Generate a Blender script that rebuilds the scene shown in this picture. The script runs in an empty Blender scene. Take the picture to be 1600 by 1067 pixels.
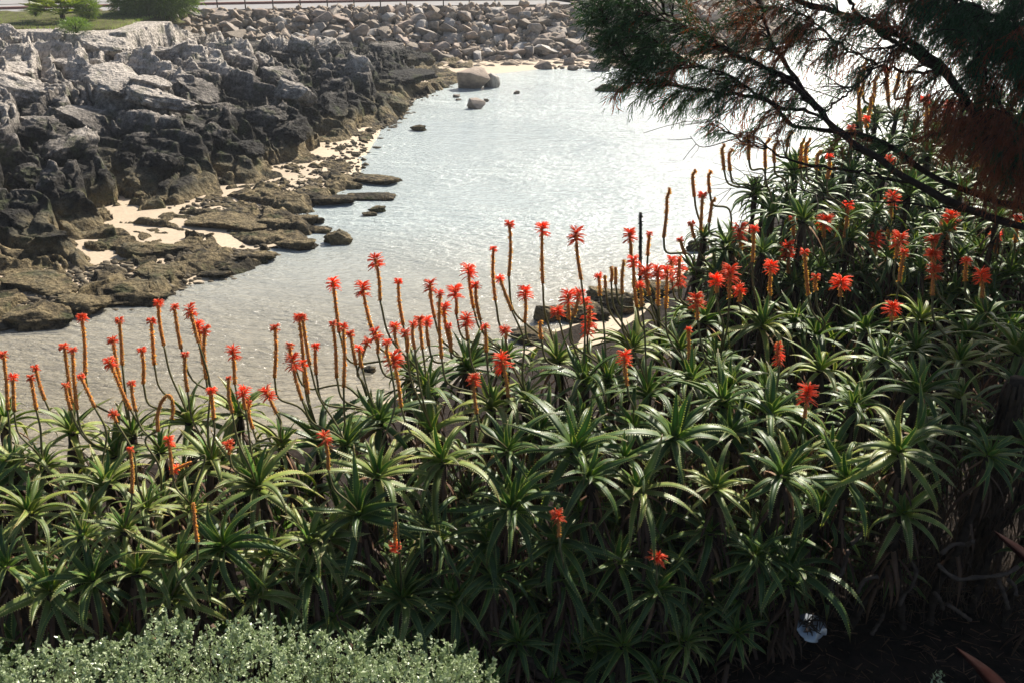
import bpy, math, random
import numpy as np
from mathutils import Vector, Matrix

random.seed(7)
np.random.seed(7)
RNG = np.random.RandomState(11)
scene = bpy.context.scene
COL = scene.collection
R = math.radians

# ------------------------------------------------------------------ camera, sky, sun, exposure
CAM_Z, PITCH, LENS = 7.0, 23.0, 35.0
FPX = 1600 * LENS / 36.0
cam_d = bpy.data.cameras.new("camera")
cam_d.lens = LENS
cam_d.sensor_width = 36
cam_d.clip_start = 0.05
cam_d.clip_end = 4000
cam = bpy.data.objects.new("camera", cam_d)
cam.location = (0, 0, CAM_Z)
cam.rotation_euler = (R(90 - PITCH), 0, 0)
COL.objects.link(cam)
scene.camera = cam

SUN_EL, SUN_AZ = 40.0, 28.0            # azimuth clockwise from +Y (ahead), so ahead and to one side
world = bpy.data.worlds.new("World")
scene.world = world
world.use_nodes = True
wn, wl = world.node_tree.nodes, world.node_tree.links
bgn = wn["Background"]
sky = wn.new("ShaderNodeTexSky")
sky.sky_type = 'NISHITA'
sky.sun_disc = False
sky.sun_elevation = R(SUN_EL)
sky.sun_rotation = R(SUN_AZ)
sky.air_density = 1.0
sky.dust_density = 2.5
sky.ozone_density = 1.0
wl.new(sky.outputs[0], bgn.inputs[0])
bgn.inputs[1].default_value = 0.068
sun_d = bpy.data.lights.new("sun", 'SUN')
sun_d.energy = 5.0
sun_d.angle = R(0.6)
sun_d.color = (1.0, 0.93, 0.82)
sun = bpy.data.objects.new("sun", sun_d)
SUNV = Vector((math.sin(R(SUN_AZ)) * math.cos(R(SUN_EL)), math.cos(R(SUN_AZ)) * math.cos(R(SUN_EL)), math.sin(R(SUN_EL))))
sun.rotation_euler = (-SUNV).to_track_quat('-Z', 'Y').to_euler()
sun.location = (20, 20, 30)
COL.objects.link(sun)
scene.view_settings.view_transform = 'Standard'
scene.view_settings.look = 'None'
scene.view_settings.exposure = 0.75
scene.view_settings.gamma = 1.0
scene.view_settings.use_curve_mapping = False
scene.cycles.max_bounces = 8
scene.cycles.transparent_max_bounces = 12
scene.cycles.sample_clamp_indirect = 4.0
scene.cycles.caustics_reflective = False
scene.cycles.caustics_refractive = False

# ------------------------------------------------------------------ geometry of the view (used to place things in 3D)
CP, SP = math.cos(R(PITCH)), math.sin(R(PITCH))
FWD = np.array([0, CP, -SP]); UPV = np.array([0, SP, CP]); RGT = np.array([1.0, 0, 0])

def raydir(px, py):
    return FWD + RGT * ((px - 800) / FPX) + UPV * (-(py - 533.5) / FPX)

def P(px, py, depth):
    return np.array([0, 0, CAM_Z]) + raydir(px, py) * depth

def Pz(px, py, z):
    d = raydir(px, py)
    return np.array([0, 0, CAM_Z]) + d * ((z - CAM_Z) / d[2])

def PY(px, py, Y):
    d = raydir(px, py)
    return np.array([0, 0, CAM_Z]) + d * (Y / d[1])

def to_px(p):
    v = np.array(p, float) - np.array([0, 0, CAM_Z])
    dz = v @ FWD
    return 800 + FPX * (v @ RGT) / dz, 533.5 - FPX * (v @ UPV) / dz, dz

# ------------------------------------------------------------------ noise
def _h(ix, iy, iz, seed=0):
    n = (ix * 374761393 + iy * 668265263 + iz * 2147483647 + seed * 974634777).astype(np.int64) & 0xffffffff
    n = ((n ^ (n >> 13)) * 1274126177) & 0xffffffff
    n = ((n ^ (n >> 16)) * 2246822519) & 0xffffffff
    return ((n ^ (n >> 15)) & 0xffffff) / float(0xffffff)

def vn3(p, seed=0):
    f = np.floor(p); i = f.astype(np.int64); t = p - f
    t = t * t * t * (t * (t * 6 - 15) + 10)
    out = 0
    for dx in (0, 1):
        wx = t[:, 0] if dx else 1 - t[:, 0]
        for dy in (0, 1):
            wy = t[:, 1] if dy else 1 - t[:, 1]
            for dz in (0, 1):
                wz = t[:, 2] if dz else 1 - t[:, 2]
                out = out + wx * wy * wz * _h(i[:, 0] + dx, i[:, 1] + dy, i[:, 2] + dz, seed)
    return out * 2 - 1

def fbm(p, octaves=4, seed=0, ridged=False, gain=0.5):
    a, s, o = 1.0, 0, 0
    q = np.array(p, float)
    for k in range(octaves):
        n = vn3(q, seed + k)
        if ridged:
            n = 1 - 2 * np.abs(n)
        o = o + a * n; s += a; a *= gain; q = q * 2.03 + 17.3
    return o / s

def worley(x, y, seed=0):
    """F1, F2, id, offset to the nearest point"""
    ix, iy = np.floor(x).astype(np.int64), np.floor(y).astype(np.int64)
    f1 = np.full(x.shape, 9.0); f2 = np.full(x.shape, 9.0)
    cid = np.zeros(x.shape); ox = np.zeros(x.shape); oy = np.zeros(x.shape)
    for dx in (-1, 0, 1):
        for dy in (-1, 0, 1):
            cx, cy = ix + dx, iy + dy
            px = cx + _h(cx, cy, cx * 0, seed); py = cy + _h(cx, cy, cx * 0 + 1, seed)
            d = np.hypot(x - px, y - py)
            r = _h(cx, cy, cx * 0 + 2, seed)
            closer = d < f1
            f2 = np.where(closer, f1, np.minimum(f2, d))
            cid = np.where(closer, r, cid); ox = np.where(closer, x - px, ox); oy = np.where(closer, y - py, oy)
            f1 = np.where(closer, d, f1)
    return f1, f2, cid, ox, oy

def sstep(a, b, x):
    t = np.clip((x - a) / (b - a), 0, 1)
    return t * t * (3 - 2 * t)

# ------------------------------------------------------------------ mesh helpers
class MB:
    def __init__(s):
        s.v, s.f, s.uv, s.n = [], [], [], 0
    def add(s, verts, faces, uvs=None):
        verts = np.asarray(verts, float).reshape(-1, 3)
        s.v.append(verts)
        for f in faces:
            s.f.append([i + s.n for i in f])
        s.uv.append(np.zeros((len(verts), 2)) if uvs is None else np.asarray(uvs, float))
        s.n += len(verts)
    def merge(s, o):
        s.add(np.concatenate(o.v), o.f, np.concatenate(o.uv))
    def mesh(s, name, mat, smooth=True):
        return raw_mesh(name, np.concatenate(s.v), s.f, mat, smooth, np.concatenate(s.uv))

def raw_mesh(name, verts, faces, mat, smooth=True, uv=None):
    me = bpy.data.meshes.new(name)
    verts = np.asarray(verts, np.float32)
    if isinstance(faces, np.ndarray):
        nf, k = faces.shape
        loops = faces.ravel().astype(np.int32)
        starts = np.arange(nf, dtype=np.int32) * k
    else:
        lens = np.fromiter((len(f) for f in faces), np.int32, len(faces)); nf = len(faces)
        loops = np.fromiter((i for f in faces for i in f), np.int32, int(lens.sum()))
        starts = np.concatenate([[0], np.cumsum(lens)[:-1]]).astype(np.int32)
    me.vertices.add(len(verts)); me.vertices.foreach_set("co", verts.ravel())
    me.loops.add(len(loops)); me.loops.foreach_set("vertex_index", loops)
    me.polygons.add(nf); me.polygons.foreach_set("loop_start", starts)
    if uv is not None:
        l = me.uv_layers.new(name="UVMap")
        l.data.foreach_set("uv", np.asarray(uv, np.float32)[loops].ravel())
    me.update(calc_edges=True)
    if smooth:
        me.polygons.foreach_set("use_smooth", np.ones(nf, bool))
    if mat:
        me.materials.append(mat)
    return me

def link(name, me, parent=None, **props):
    o = bpy.data.objects.new(name, me)
    COL.objects.link(o)
    if parent is not None:
        o.parent = parent
    for k, v in props.items():
        o[k] = v
    return o

def thing(name, loc, label=None, category=None, group=None):
    o = bpy.data.objects.new(name, None)
    o.empty_display_size = 0.1
    COL.objects.link(o)
    o.location = loc
    if label: o['label'] = label
    if category: o['category'] = category
    if group: o['group'] = group
    return o

def tube(mb, pts, rad, n=6, cap=True):
    pts = np.asarray(pts, float); m = len(pts)
    rad = np.broadcast_to(np.asarray(rad, float), (m,))
    tan = np.gradient(pts, axis=0); tan /= np.linalg.norm(tan, axis=1)[:, None] + 1e-9
    ref = np.array([0, 0, 1.0]) if abs(tan[0][2]) < 0.9 else np.array([1.0, 0, 0])
    u = np.cross(tan[0], ref); u /= np.linalg.norm(u)
    vs, uvs = [], []
    ang = np.arange(n) * 2 * math.pi / n
    for i in range(m):
        u = u - tan[i] * (u @ tan[i]); u /= np.linalg.norm(u) + 1e-9
        w = np.cross(tan[i], u)
        vs.append(pts[i] + rad[i] * (np.cos(ang)[:, None] * u + np.sin(ang)[:, None] * w))
        uvs.append(np.stack([ang / 6.283, np.full(n, i / max(1, m - 1))], 1))
    fs = [(i * n + j, i * n + (j + 1) % n, (i + 1) * n + (j + 1) % n, (i + 1) * n + j) for i in range(m - 1) for j in range(n)]
    if cap:
        fs.append(tuple(range(n))[::-1]); fs.append(tuple((m - 1) * n + j for j in range(n)))
    mb.add(np.concatenate(vs), fs, np.concatenate(uvs))

def spline(ctrl, n=12):
    """Catmull-Rom through the control points"""
    c = [np.asarray(p, float) for p in ctrl]
    c = [2 * c[0] - c[1]] + c + [2 * c[-1] - c[-2]]
    out = []
    segs = len(c) - 3
    per = max(2, n // segs)
    for i in range(segs):
        p0, p1, p2, p3 = c[i:i + 4]
        for t in np.arange(per) / per:
            out.append(0.5 * ((2 * p1) + (-p0 + p2) * t + (2 * p0 - 5 * p1 + 4 * p2 - p3) * t * t + (-p0 + 3 * p1 - 3 * p2 + p3) * t ** 3))
    out.append(c[-2])
    return np.array(out)

# ------------------------------------------------------------------ materials
def newmat(name):
    m = bpy.data.materials.new(name)
    m.use_nodes = True
    nt = m.node_tree
    return m, nt, nt.nodes, nt.links, nt.nodes["Principled BSDF"]

def N(nt, kind, **kw):
    n = nt.nodes.new(kind)
    for k, v in kw.items():
        setattr(n, k, v)
    return n

def ramp(nt, src, stops):
    r = nt.nodes.new("ShaderNodeValToRGB")
    e = r.color_ramp.elements
    while len(e) < len(stops):
        e.new(0.5)
    for el, (p, c) in zip(e, stops):
        el.position = p
        el.color = (c[0], c[1], c[2], 1) if not isinstance(c, (int, float)) else (c, c, c, 1)
    nt.links.new(src, r.inputs[0])
    return r.outputs[0]

def noise(nt, vec, scale, detail=4, rough=0.55):
    n = nt.nodes.new("ShaderNodeTexNoise")
    n.inputs["Scale"].default_value = scale; n.inputs["Detail"].default_value = detail; n.inputs["Roughness"].default_value = rough
    if vec is not None: nt.links.new(vec, n.inputs["Vector"])
    return n.outputs["Fac"]

def mixc(nt, fac, a, b, mode='MIX'):
    m = nt.nodes.new("ShaderNodeMix"); m.data_type = 'RGBA'; m.blend_type = mode
    for s, v in ((m.inputs[0], fac), (m.inputs[6], a), (m.inputs[7], b)):
        if isinstance(v, (int, float)): s.default_value = v
        elif isinstance(v, (tuple, list)): s.default_value = (*v[:3], 1)
        else: nt.links.new(v, s)
    return m.outputs[2]

def math_(nt, op, a, b=0.0, clamp=False):
    m = nt.nodes.new("ShaderNodeMath"); m.operation = op; m.use_clamp = clamp
    for s, v in ((m.inputs[0], a), (m.inputs[1], b)):
        if isinstance(v, (int, float)): s.default_value = v
        else: nt.links.new(v, s)
    return m.outputs[0]

def bump(nt, bsdf, h, strength=0.5, dist=0.02):
    b = nt.nodes.new("ShaderNodeBump"); b.inputs["Strength"].default_value = strength; b.inputs["Distance"].default_value = dist
    nt.links.new(h, b.inputs["Height"]); nt.links.new(b.outputs[0], bsdf.inputs["Normal"])
    return b

def pos(nt):
    return nt.nodes.new("ShaderNodeNewGeometry").outputs["Position"]

def rock_mat(name, shore=True):
    m, nt, nd, lk, b = newmat(name)
    p = pos(nt)
    sx = N(nt, "ShaderNodeSeparateXYZ"); lk.new(p, sx.inputs[0])
    n1 = noise(nt, p, 0.9, 5); n2 = noise(nt, p, 6.0, 6, 0.65); n3 = noise(nt, p, 28.0, 4, 0.7)
    # zonation of a tidal shore: tan-green algae low down, black lichen belt deepened by painted cliff shade, bleached limestone above
    zz = math_(nt, 'ADD', sx.outputs[2], math_(nt, 'MULTIPLY', math_(nt, 'SUBTRACT', n1, 0.5), 1.5))
    zz = math_(nt, 'ADD', zz, math_(nt, 'MULTIPLY', math_(nt, 'SUBTRACT', n2, 0.5), 0.7))
    zn = math_(nt, 'DIVIDE', zz, 3.2, True)
    c = ramp(nt, zn, [(0.0, (.045, .036, .02)), (0.035, (.13, .10, .055)), (0.10, (.25, .195, .105)), (0.17, (.12, .105, .066)), (0.24, (.026, .023, .019)), (0.35, (.040, .037, .032)), (0.47, (.22, .195, .17)), (0.62, (.58, .52, .455))])
    sp = ramp(nt, n2, [(0.30, .42), (0.52, .95), (0.72, 1.35)])
    c = mixc(nt, 1.0, c, sp, 'MULTIPLY')
    vp = N(nt, "ShaderNodeTexVoronoi"); vp.inputs["Scale"].default_value = 13.0; lk.new(p, vp.inputs["Vector"])
    c = mixc(nt, 1.0, c, ramp(nt, vp.outputs["Distance"], [(0.08, .45), (0.34, 1.06)]), 'MULTIPLY')
    sp2 = ramp(nt, n3, [(0.35, .6), (0.6, 1.15)])
    c = mixc(nt, 1.0, c, sp2, 'MULTIPLY')
    g = ramp(nt, noise(nt, p, 1.7, 3), [(0.55, 0.0), (0.68, 0.55)])
    c = mixc(nt, g, c, (.07, .085, .03))
    lk.new(c, b.inputs["Base Color"])
    b.inputs["Roughness"].default_value = 0.85; b.inputs["Specular IOR Level"].default_value = 0.2
    v = N(nt, "ShaderNodeTexVoronoi"); v.inputs["Scale"].default_value = 9.0; lk.new(p, v.inputs["Vector"])
    h = math_(nt, 'ADD', math_(nt, 'MULTIPLY', n2, 1.2), math_(nt, 'MULTIPLY', v.outputs["Distance"], 0.6))
    h = math_(nt, 'ADD', h, math_(nt, 'MULTIPLY', n3, 0.5))
    bump(nt, b, h, 1.0, 0.11)
    return m

def boulder_mat():
    m, nt, nd, lk, b = newmat("boulder_stone")
    oi = N(nt, "ShaderNodeObjectInfo")
    tc = N(nt, "ShaderNodeTexCoord")
    p = tc.outputs["Object"]
    c = ramp(nt, oi.outputs["Random"], [(0, (.25, .20, .15)), (.25, (.36, .285, .21)), (.5, (.44, .335, .26)), (.7, (.33, .285, .24)), (.9, (.56, .51, .45)), (1, (.29, .22, .155))])
    c = mixc(nt, 1.0, c, ramp(nt, noise(nt, p, 3.0, 5), [(.3, .6), (.7, 1.2)]), 'MULTIPLY')
    gp = pos(nt)
    sx = N(nt, "ShaderNodeSeparateXYZ"); lk.new(gp, sx.inputs[0])
    wet = ramp(nt, math_(nt, 'DIVIDE', math_(nt, 'ADD', sx.outputs[2], math_(nt, 'MULTIPLY', noise(nt, gp, 1.5), 1.0)), 2.6, True), [(0.2, .62), (0.5, 1.0)])
    c = mixc(nt, 1.0, c, wet, 'MULTIPLY')
    lk.new(c, b.inputs["Base Color"]); b.inputs["Roughness"].default_value = 0.8
    bump(nt, b, noise(nt, p, 9.0, 6, 0.65), 0.6, 0.06)
    return m

def flat_mat(name, col, rough=0.8, var=0.25, scale=8.0, bmp=0.2, dist=0.01, obj=False):
    m, nt, nd, lk, b = newmat(name)
    p = N(nt, "ShaderNodeTexCoord").outputs["Object"] if obj else pos(nt)
    n = noise(nt, p, scale, 5)
    c = mixc(nt, 1.0, col, ramp(nt, n, [(.3, 1 - var), (.7, 1 + var)]), 'MULTIPLY')
    lk.new(c, b.inputs["Base Color"]); b.inputs["Roughness"].default_value = rough; b.inputs["Specular IOR Level"].default_value = 0.12
    bump(nt, b, n, bmp, dist)
    return m

def sand_mat():
    m, nt, nd, lk, b = newmat("sand")
    p = pos(nt)
    sx = N(nt, "ShaderNodeSeparateXYZ"); lk.new(p, sx.inputs[0])
    n = noise(nt, p, 2.0, 5)
    zz = math_(nt, 'ADD', sx.outputs[2], math_(nt, 'MULTIPLY', math_(nt, 'SUBTRACT', n, 0.5), 0.12))
    zn = math_(nt, 'DIVIDE', math_(nt, 'ADD', zz, 1.0), 1.2, True)
    c = ramp(nt, zn, [(0.0, (.34, .34, .28)), (0.55, (.40, .36, .27)), (0.80, (.50, .41, .29)), (0.90, (.54, .43, .30)), (1.0, (.38, .30, .21))])
    # patches of weed on the bed
    w = ramp(nt, noise(nt, p, 0.55, 6, 0.6), [(0.54, 0.0), (0.68, 0.6)])
    under = ramp(nt, zn, [(0.55, 1.0), (0.78, 0.0)])
    c = mixc(nt, math_(nt, 'MULTIPLY', w, under), c, (.09, .10, .06))
    c = mixc(nt, 1.0, c, ramp(nt, noise(nt, p, 14.0, 4), [(.3, .85), (.7, 1.1)]), 'MULTIPLY')
    lk.new(c, b.inputs["Base Color"]); b.inputs["Roughness"].default_value = 0.75
    bump(nt, b, noise(nt, p, 22.0, 4), 0.3, 0.02)
    return m

def water_mat():
    m, nt, nd, lk, b = newmat("sea_water")
    nd.remove(b)
    out = nd["Material Output"]
    p = pos(nt)
    mp = N(nt, "ShaderNodeMapping"); mp.inputs["Rotation"].default_value = (0, 0, R(14)); mp.inputs["Scale"].default_value = (0.55, 1.9, 1); lk.new(p, mp.inputs["Vector"])
    mp2 = N(nt, "ShaderNodeMapping"); mp2.inputs["Rotation"].default_value = (0, 0, R(-20)); mp2.inputs["Scale"].default_value = (0.8, 1.5, 1); lk.new(p, mp2.inputs["Vector"])
    a = noise(nt, mp.outputs[0], 1.3, 3, 0.5); c2 = noise(nt, mp2.outputs[0], 5.0, 4, 0.6); c3 = noise(nt, mp.outputs[0], 17.0, 3, 0.6)
    sx0 = N(nt, "ShaderNodeSeparateXYZ"); lk.new(p, sx0.inputs[0])
    calm = ramp(nt, noise(nt, p, 0.16, 3), [(0.35, 0.35), (0.65, 1.0)])
    h = math_(nt, 'ADD', math_(nt, 'MULTIPLY', a, 0.17), math_(nt, 'MULTIPLY', c2, 0.125))
    h = math_(nt, 'ADD', h, math_(nt, 'MULTIPLY', c3, 0.010))
    h = math_(nt, 'MULTIPLY', h, calm)
    bp = N(nt, "ShaderNodeBump"); bp.inputs["Strength"].default_value = 1.0; bp.inputs["Distance"].default_value = 1.0; lk.new(h, bp.inputs["Height"])
    gl = N(nt, "ShaderNodeBsdfGlossy"); gl.inputs["Roughness"].default_value = 0.15; gl.inputs["Color"].default_value = (1, 1, 1, 1)
    lk.new(bp.outputs[0], gl.inputs["Normal"])
    tr = N(nt, "ShaderNodeBsdfTransparent"); tr.inputs["Color"].default_value = (.93, .95, .92, 1)
    df = N(nt, "ShaderNodeBsdfDiffuse"); df.inputs["Color"].default_value = (.50, .56, .55, 1)
    lk.new(ramp(nt, math_(nt, 'DIVIDE', sx0.outputs[1], 40.0, True), [(0.36, (.74, .66, .52)), (0.60, (.64, .73, .73))]), df.inputs[0])
    lk.new(bp.outputs[0], df.inputs["Normal"])
    body = N(nt, "ShaderNodeMixShader")
    sx = N(nt, "ShaderNodeSeparateXYZ"); lk.new(p, sx.inputs[0])
    # turbid away from the shallow corner; glare is also raised into its pale colour
    far = ramp(nt, math_(nt, 'DIVIDE', sx.outputs[1], 40.0, True), [(0.34, .22), (0.60, .68)])
    lk.new(far, body.inputs[0]); lk.new(tr.outputs[0], body.inputs[1]); lk.new(df.outputs[0], body.inputs[2])
    fr = N(nt, "ShaderNodeFresnel"); fr.inputs["IOR"].default_value = 1.34; lk.new(bp.outputs[0], fr.inputs["Normal"])
    mx = N(nt, "ShaderNodeMixShader"); lk.new(fr.outputs[0], mx.inputs[0]); lk.new(body.outputs[0], mx.inputs[1]); lk.new(gl.outputs[0], mx.inputs[2])
    lk.new(mx.outputs[0], out.inputs[0])
    return m

def leaf_mat(name, dark, light, edge, tip, rough=0.38, trans=0.25, var=0.35, tint=(1.6, 1.7, 0.7)):
    """UV: u 0..1 across (0 and 1 are the margins), v 0..1 from base to tip"""
    m, nt, nd, lk, b = newmat(name)
    uv = N(nt, "ShaderNodeUVMap").outputs[0]
    s = N(nt, "ShaderNodeSeparateXYZ"); lk.new(uv, s.inputs[0])
    oi = N(nt, "ShaderNodeObjectInfo").outputs["Random"]
    tco = N(nt, "ShaderNodeTexCoord").outputs["Object"]
    c = ramp(nt, s.outputs[1], [(0.0, light), (0.22, dark), (0.75, dark), (1.0, tip)])
    e = math_(nt, 'ABSOLUTE', math_(nt, 'SUBTRACT', s.outputs[0], 0.5))
    ef = ramp(nt, e, [(0.40, 0.0), (0.5, 0.85)])
    c = mixc(nt, ef, c, edge)
    vr = ramp(nt, oi, [(0, (1 - var, 1 - var * .7, 1 - var * .9)), (0.5, (1, 1, 1)), (1, (1 + var * 1.2, 1 + var, 1 + var * .3))])
    c = mixc(nt, 1.0, c, vr, 'MULTIPLY')
    n = noise(nt, tco, 26.0, 4)
    c = mixc(nt, 1.0, c, ramp(nt, n, [(.3, .8), (.7, 1.2)]), 'MULTIPLY')
    lk.new(c, b.inputs["Base Color"])
    b.inputs["Roughness"].default_value = rough
    lk.new(ramp(nt, noise(nt, tco, 11.0, 3), [(.3, rough - .1), (.7, rough + .18)]), b.inputs["Roughness"])
    b.inputs["Specular IOR Level"].default_value = 0.55
    bump(nt, b, n, 0.25, 0.004)
    t = N(nt, "ShaderNodeBsdfTranslucent")
    tc = mixc(nt, 1.0, c, tint, 'MULTIPLY'); lk.new(tc, t.inputs[0])
    mx = N(nt, "ShaderNodeMixShader"); mx.inputs[0].default_value = trans
    lk.new(b.outputs[0], mx.inputs[1]); lk.new(t.outputs[0], mx.inputs[2]); lk.new(mx.outputs[0], nd["Material Output"].inputs[0])
    return m

M = {}
M['shore'] = rock_mat("shore_rock")
M['boulder'] = boulder_mat()
M['sand'] = sand_mat()
M['boulder3'] = flat_mat("tide_pebble", (.12, .10, .07), 0.8, 0.6, 3.0, 0.4, 0.02)
M['boulder2'] = flat_mat("rubble_stone", (.34, .275, .21), 0.85, 0.5, 1.6, 0.5, 0.03)
M['water'] = water_mat()
M['soil'] = flat_mat("dark_soil_litter", (.020, .014, .010), 0.95, 0.6, 9.0, 1.0, 0.05)
M['asphalt'] = flat_mat("road_surface", (.30, .29, .285), 0.85, 0.12, 2.0, 0.2, 0.01)
M['kerbpaint'] = flat_mat("red_brown_strip", (.28, .13, .10), 0.8, 0.1)
M['lawn'] = flat_mat("lawn_green", (.085, .085, .028), 0.9, 0.4, 3.0, 0.5, 0.05)
M['post'] = flat_mat("rusty_post", (.09, .075, .06), 0.6, 0.2)
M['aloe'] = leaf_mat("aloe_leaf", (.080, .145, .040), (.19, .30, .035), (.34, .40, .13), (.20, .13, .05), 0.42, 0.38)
M['aloel'] = leaf_mat("aloe_leaf_yellow_sunlit", (.20, .255, .065), (.26, .34, .05), (.46, .44, .18), (.30, .18, .08), 0.45, 0.32)  # yellower leaves; brightness of the plants in sun is partly painted in
M['aloey'] = leaf_mat("aloe_leaf_young", (.10, .21, .04), (.20, .33, .035), (.34, .38, .12), (.10, .15, .04))
M['aloed'] = leaf_mat("aloe_leaf_dry", (.085, .045, .026), (.10, .055, .03), (.12, .065, .035), (.11, .055, .03), 0.7, 0.15)
M['aloedt'] = leaf_mat("aloe_leaf_withered", (.20, .11, .06), (.16, .13, .06), (.26, .15, .08), (.22, .11, .05), 0.7, 0.2)
M['stemdry'] = flat_mat("aloe_trunk_fibre", (.045, .032, .023), 0.9, 0.5, 20.0, 0.8, 0.02)
M['rootc'] = flat_mat("pale_root", (.085, .063, .048), 0.85, 0.4, 20.0, 0.8, 0.02)
M['stalk'] = flat_mat("flower_stem", (.13, .12, .05), 0.55, 0.3, 30.0, 0.3, 0.004)
M['rachis'] = flat_mat("spent_rachis", (.48, .19, .06), 0.7, 0.4, 60.0, 0.5, 0.004)
M['bract'] = leaf_mat("spent_bract", (.66, .34, .10), (.48, .19, .06), (.70, .44, .16), (.72, .46, .16), 0.6, 0.45)
M['red'] = leaf_mat("red_floret", (.92, .20, .065), (.86, .17, .06), (.92, .27, .10), (.92, .42, .22), 0.5, 0.45, 0.15, (1.2, 1.0, .8))
M['budg'] = flat_mat("dark_green_bud", (.035, .035, .025), 0.6, 0.3, 40)
M['bark'] = flat_mat("conifer_bark", (.040, .028, .022), 0.9, 0.4, 18.0, 0.9, 0.03)
M['cgreen'] = leaf_mat("conifer_green", (.034, .090, .028), (.036, .085, .025), (.045, .10, .03), (.06, .14, .04), 0.6, 0.25)
M['cbrown'] = leaf_mat("conifer_dead", (.21, .060, .028), (.17, .05, .025), (.22, .075, .035), (.24, .085, .04), 0.7, 0.35)
M['hedge'] = leaf_mat("silver_leaf", (.27, .33, .23), (.19, .25, .14), (.36, .41, .31), (.34, .40, .30), 0.32, 0.2, 0.35, (1.1, 1.2, .9))
M['twig'] = flat_mat("hedge_twig", (.10, .075, .05), 0.8, 0.3, 30)
M['redblade'] = leaf_mat("red_blade", (.009, .002, .002), (.009, .002, .002), (.012, .003, .003), (.009, .002, .002), 0.85, 0.05)  # the conifer's shade on the blades is put into this near-black colour
M['redblade'].node_tree.nodes['Principled BSDF'].inputs['Coat Weight'].default_value = 0.0
M['redblade'].node_tree.nodes['Principled BSDF'].inputs['Specular IOR Level'].default_value = 0.05
M['shrub'] = leaf_mat("feathery_shrub", (.19, .26, .06), (.16, .22, .05), (.24, .32, .09), (.26, .34, .10), 0.6, 0.3)
M['palm'] = leaf_mat("palm_leaf", (.18, .22, .03), (.22, .25, .03), (.26, .28, .05), (.20, .22, .05), 0.5, 0.35)
M['mirror'] = None

# ------------------------------------------------------------------ the setting: sea, sand, rock shore, bank, road
def grid_mesh(X, Y, Z, mat, name):
    nr, nc = X.shape
    v = np.stack([X.ravel(), Y.ravel(), Z.ravel()], 1)
    i = np.arange(nr * nc).reshape(nr, nc)
    f = np.stack([i[:-1, :-1].ravel(), i[:-1, 1:].ravel(), i[1:, 1:].ravel(), i[1:, :-1].ravel()], 1)
    return raw_mesh(name, v, f, mat)

def poly_sd(x, y, poly, closed=True):
    """signed distance to a polygon, positive inside"""
    poly = np.asarray(poly, float)
    n = len(poly); best = np.full(x.shape, 1e9); ins = np.zeros(x.shape, bool)
    for i in range(n if closed else n - 1):
        a, b = poly[i], poly[(i + 1) % n]
        e = b - a; L2 = e @ e
        t = np.clip(((x - a[0]) * e[0] + (y - a[1]) * e[1]) / L2, 0, 1)
        best = np.minimum(best, np.hypot(x - a[0] - t * e[0], y - a[1] - t * e[1]))
        c = ((a[1] > y) != (b[1] > y))
        with np.errstate(divide='ignore', invalid='ignore'):
            xi = a[0] + (y - a[1]) * e[0] / (e[1] if abs(e[1]) > 1e-9 else 1e-9)
        ins ^= (c & (x < xi))
    return np.where(ins, best, -best)

def pxpoly(pts, z):
    return [tuple(Pz(px, py, z)[:2]) for px, py in pts]

SHORE = pxpoly([(-60, 545), (0, 518), (100, 500), (160, 476), (240, 470), (290, 445), (350, 432), (410, 408), (400, 395), (470, 385), (485, 352), (440, 345), (500, 318), (560, 280),
                (560, 250), (590, 205), (615, 190), (645, 160), (720, 128), (700, 112), (840, 108), (950, 105), (1100, 95), (1240, 66)], 0.0)
CLIFF = pxpoly([(-60, 470), (0, 452), (60, 440), (125, 425), (150, 365), (215, 338), (300, 318), (345, 292), (405, 286), (430, 262), (480, 245), (520, 225), (560, 208), (600, 190), (640, 172), (648, 150), (662, 122), (690, 108), (660, 84)], 0.15)
CLIFF_POLY = CLIFF + [(-8, 60), (-60, 60), (-60, 12)]
BAYL = SHORE + [(24, 90), (300, 90), (300, 8), (-40, 8)]

NEAR = pxpoly([(-300, 760), (0, 715), (200, 715), (400, 705), (520, 670), (600, 620), (700, 590), (800, 560), (850, 515), (960, 480), (1060, 430)], 0.05) + \
       [(x - 1.9, y + 1.9) for x, y in pxpoly([(1130, 395), (1185, 330), (1255, 292), (1320, 252), (1370, 215), (1460, 200), (1600, 190)], 2.4)]
NEAR_POLY = NEAR + [(60, 60), (60, -6), (-20, -6)]

def sand_z(x, y):
    d = poly_sd(x, y, BAYL)
    dn = -poly_sd(x, y, NEAR_POLY)
    dd = np.minimum(d, dn)
    q = np.stack([x, y, x * 0], -1).reshape(-1, 3)
    n = fbm(q * 0.35, 3, 5).reshape(x.shape)
    under = -0.02 - 0.95 * (1 - np.exp(-np.clip(dd, 0, None) / 14.0))
    over = 0.015 + 0.11 * (1 - np.exp(np.clip(dd, None, 0) / 1.2))
    z = np.where(dd > 0, under, over)
    return z + 0.05 * n

xs = np.concatenate([np.linspace(-600, -45, 8), np.linspace(-40, 30, 220), np.linspace(35, 600, 8)])
ys = np.concatenate([np.linspace(6, 62, 240), np.linspace(66, 1200, 10)])
X, Y = np.meshgrid(xs, ys)
Z = sand_z(X, Y)
Z = np.where(Y > 62, -1.0, Z)
link("sand_bed", grid_mesh(X, Y, Z, M['sand'], "sand_bed"), kind="structure")
wx = np.array([-900, -60, -30, 0, 30, 60, 900.0]); wy = np.array([7.0, 20, 40, 70, 200, 1500])
X, Y = np.meshgrid(wx, wy)
link("sea_water", grid_mesh(X, Y, X * 0, M['water'], "sea_water"), kind="structure")

SU = np.array([0.62, -0.78]); SV = np.array([0.78, 0.62])

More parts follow.
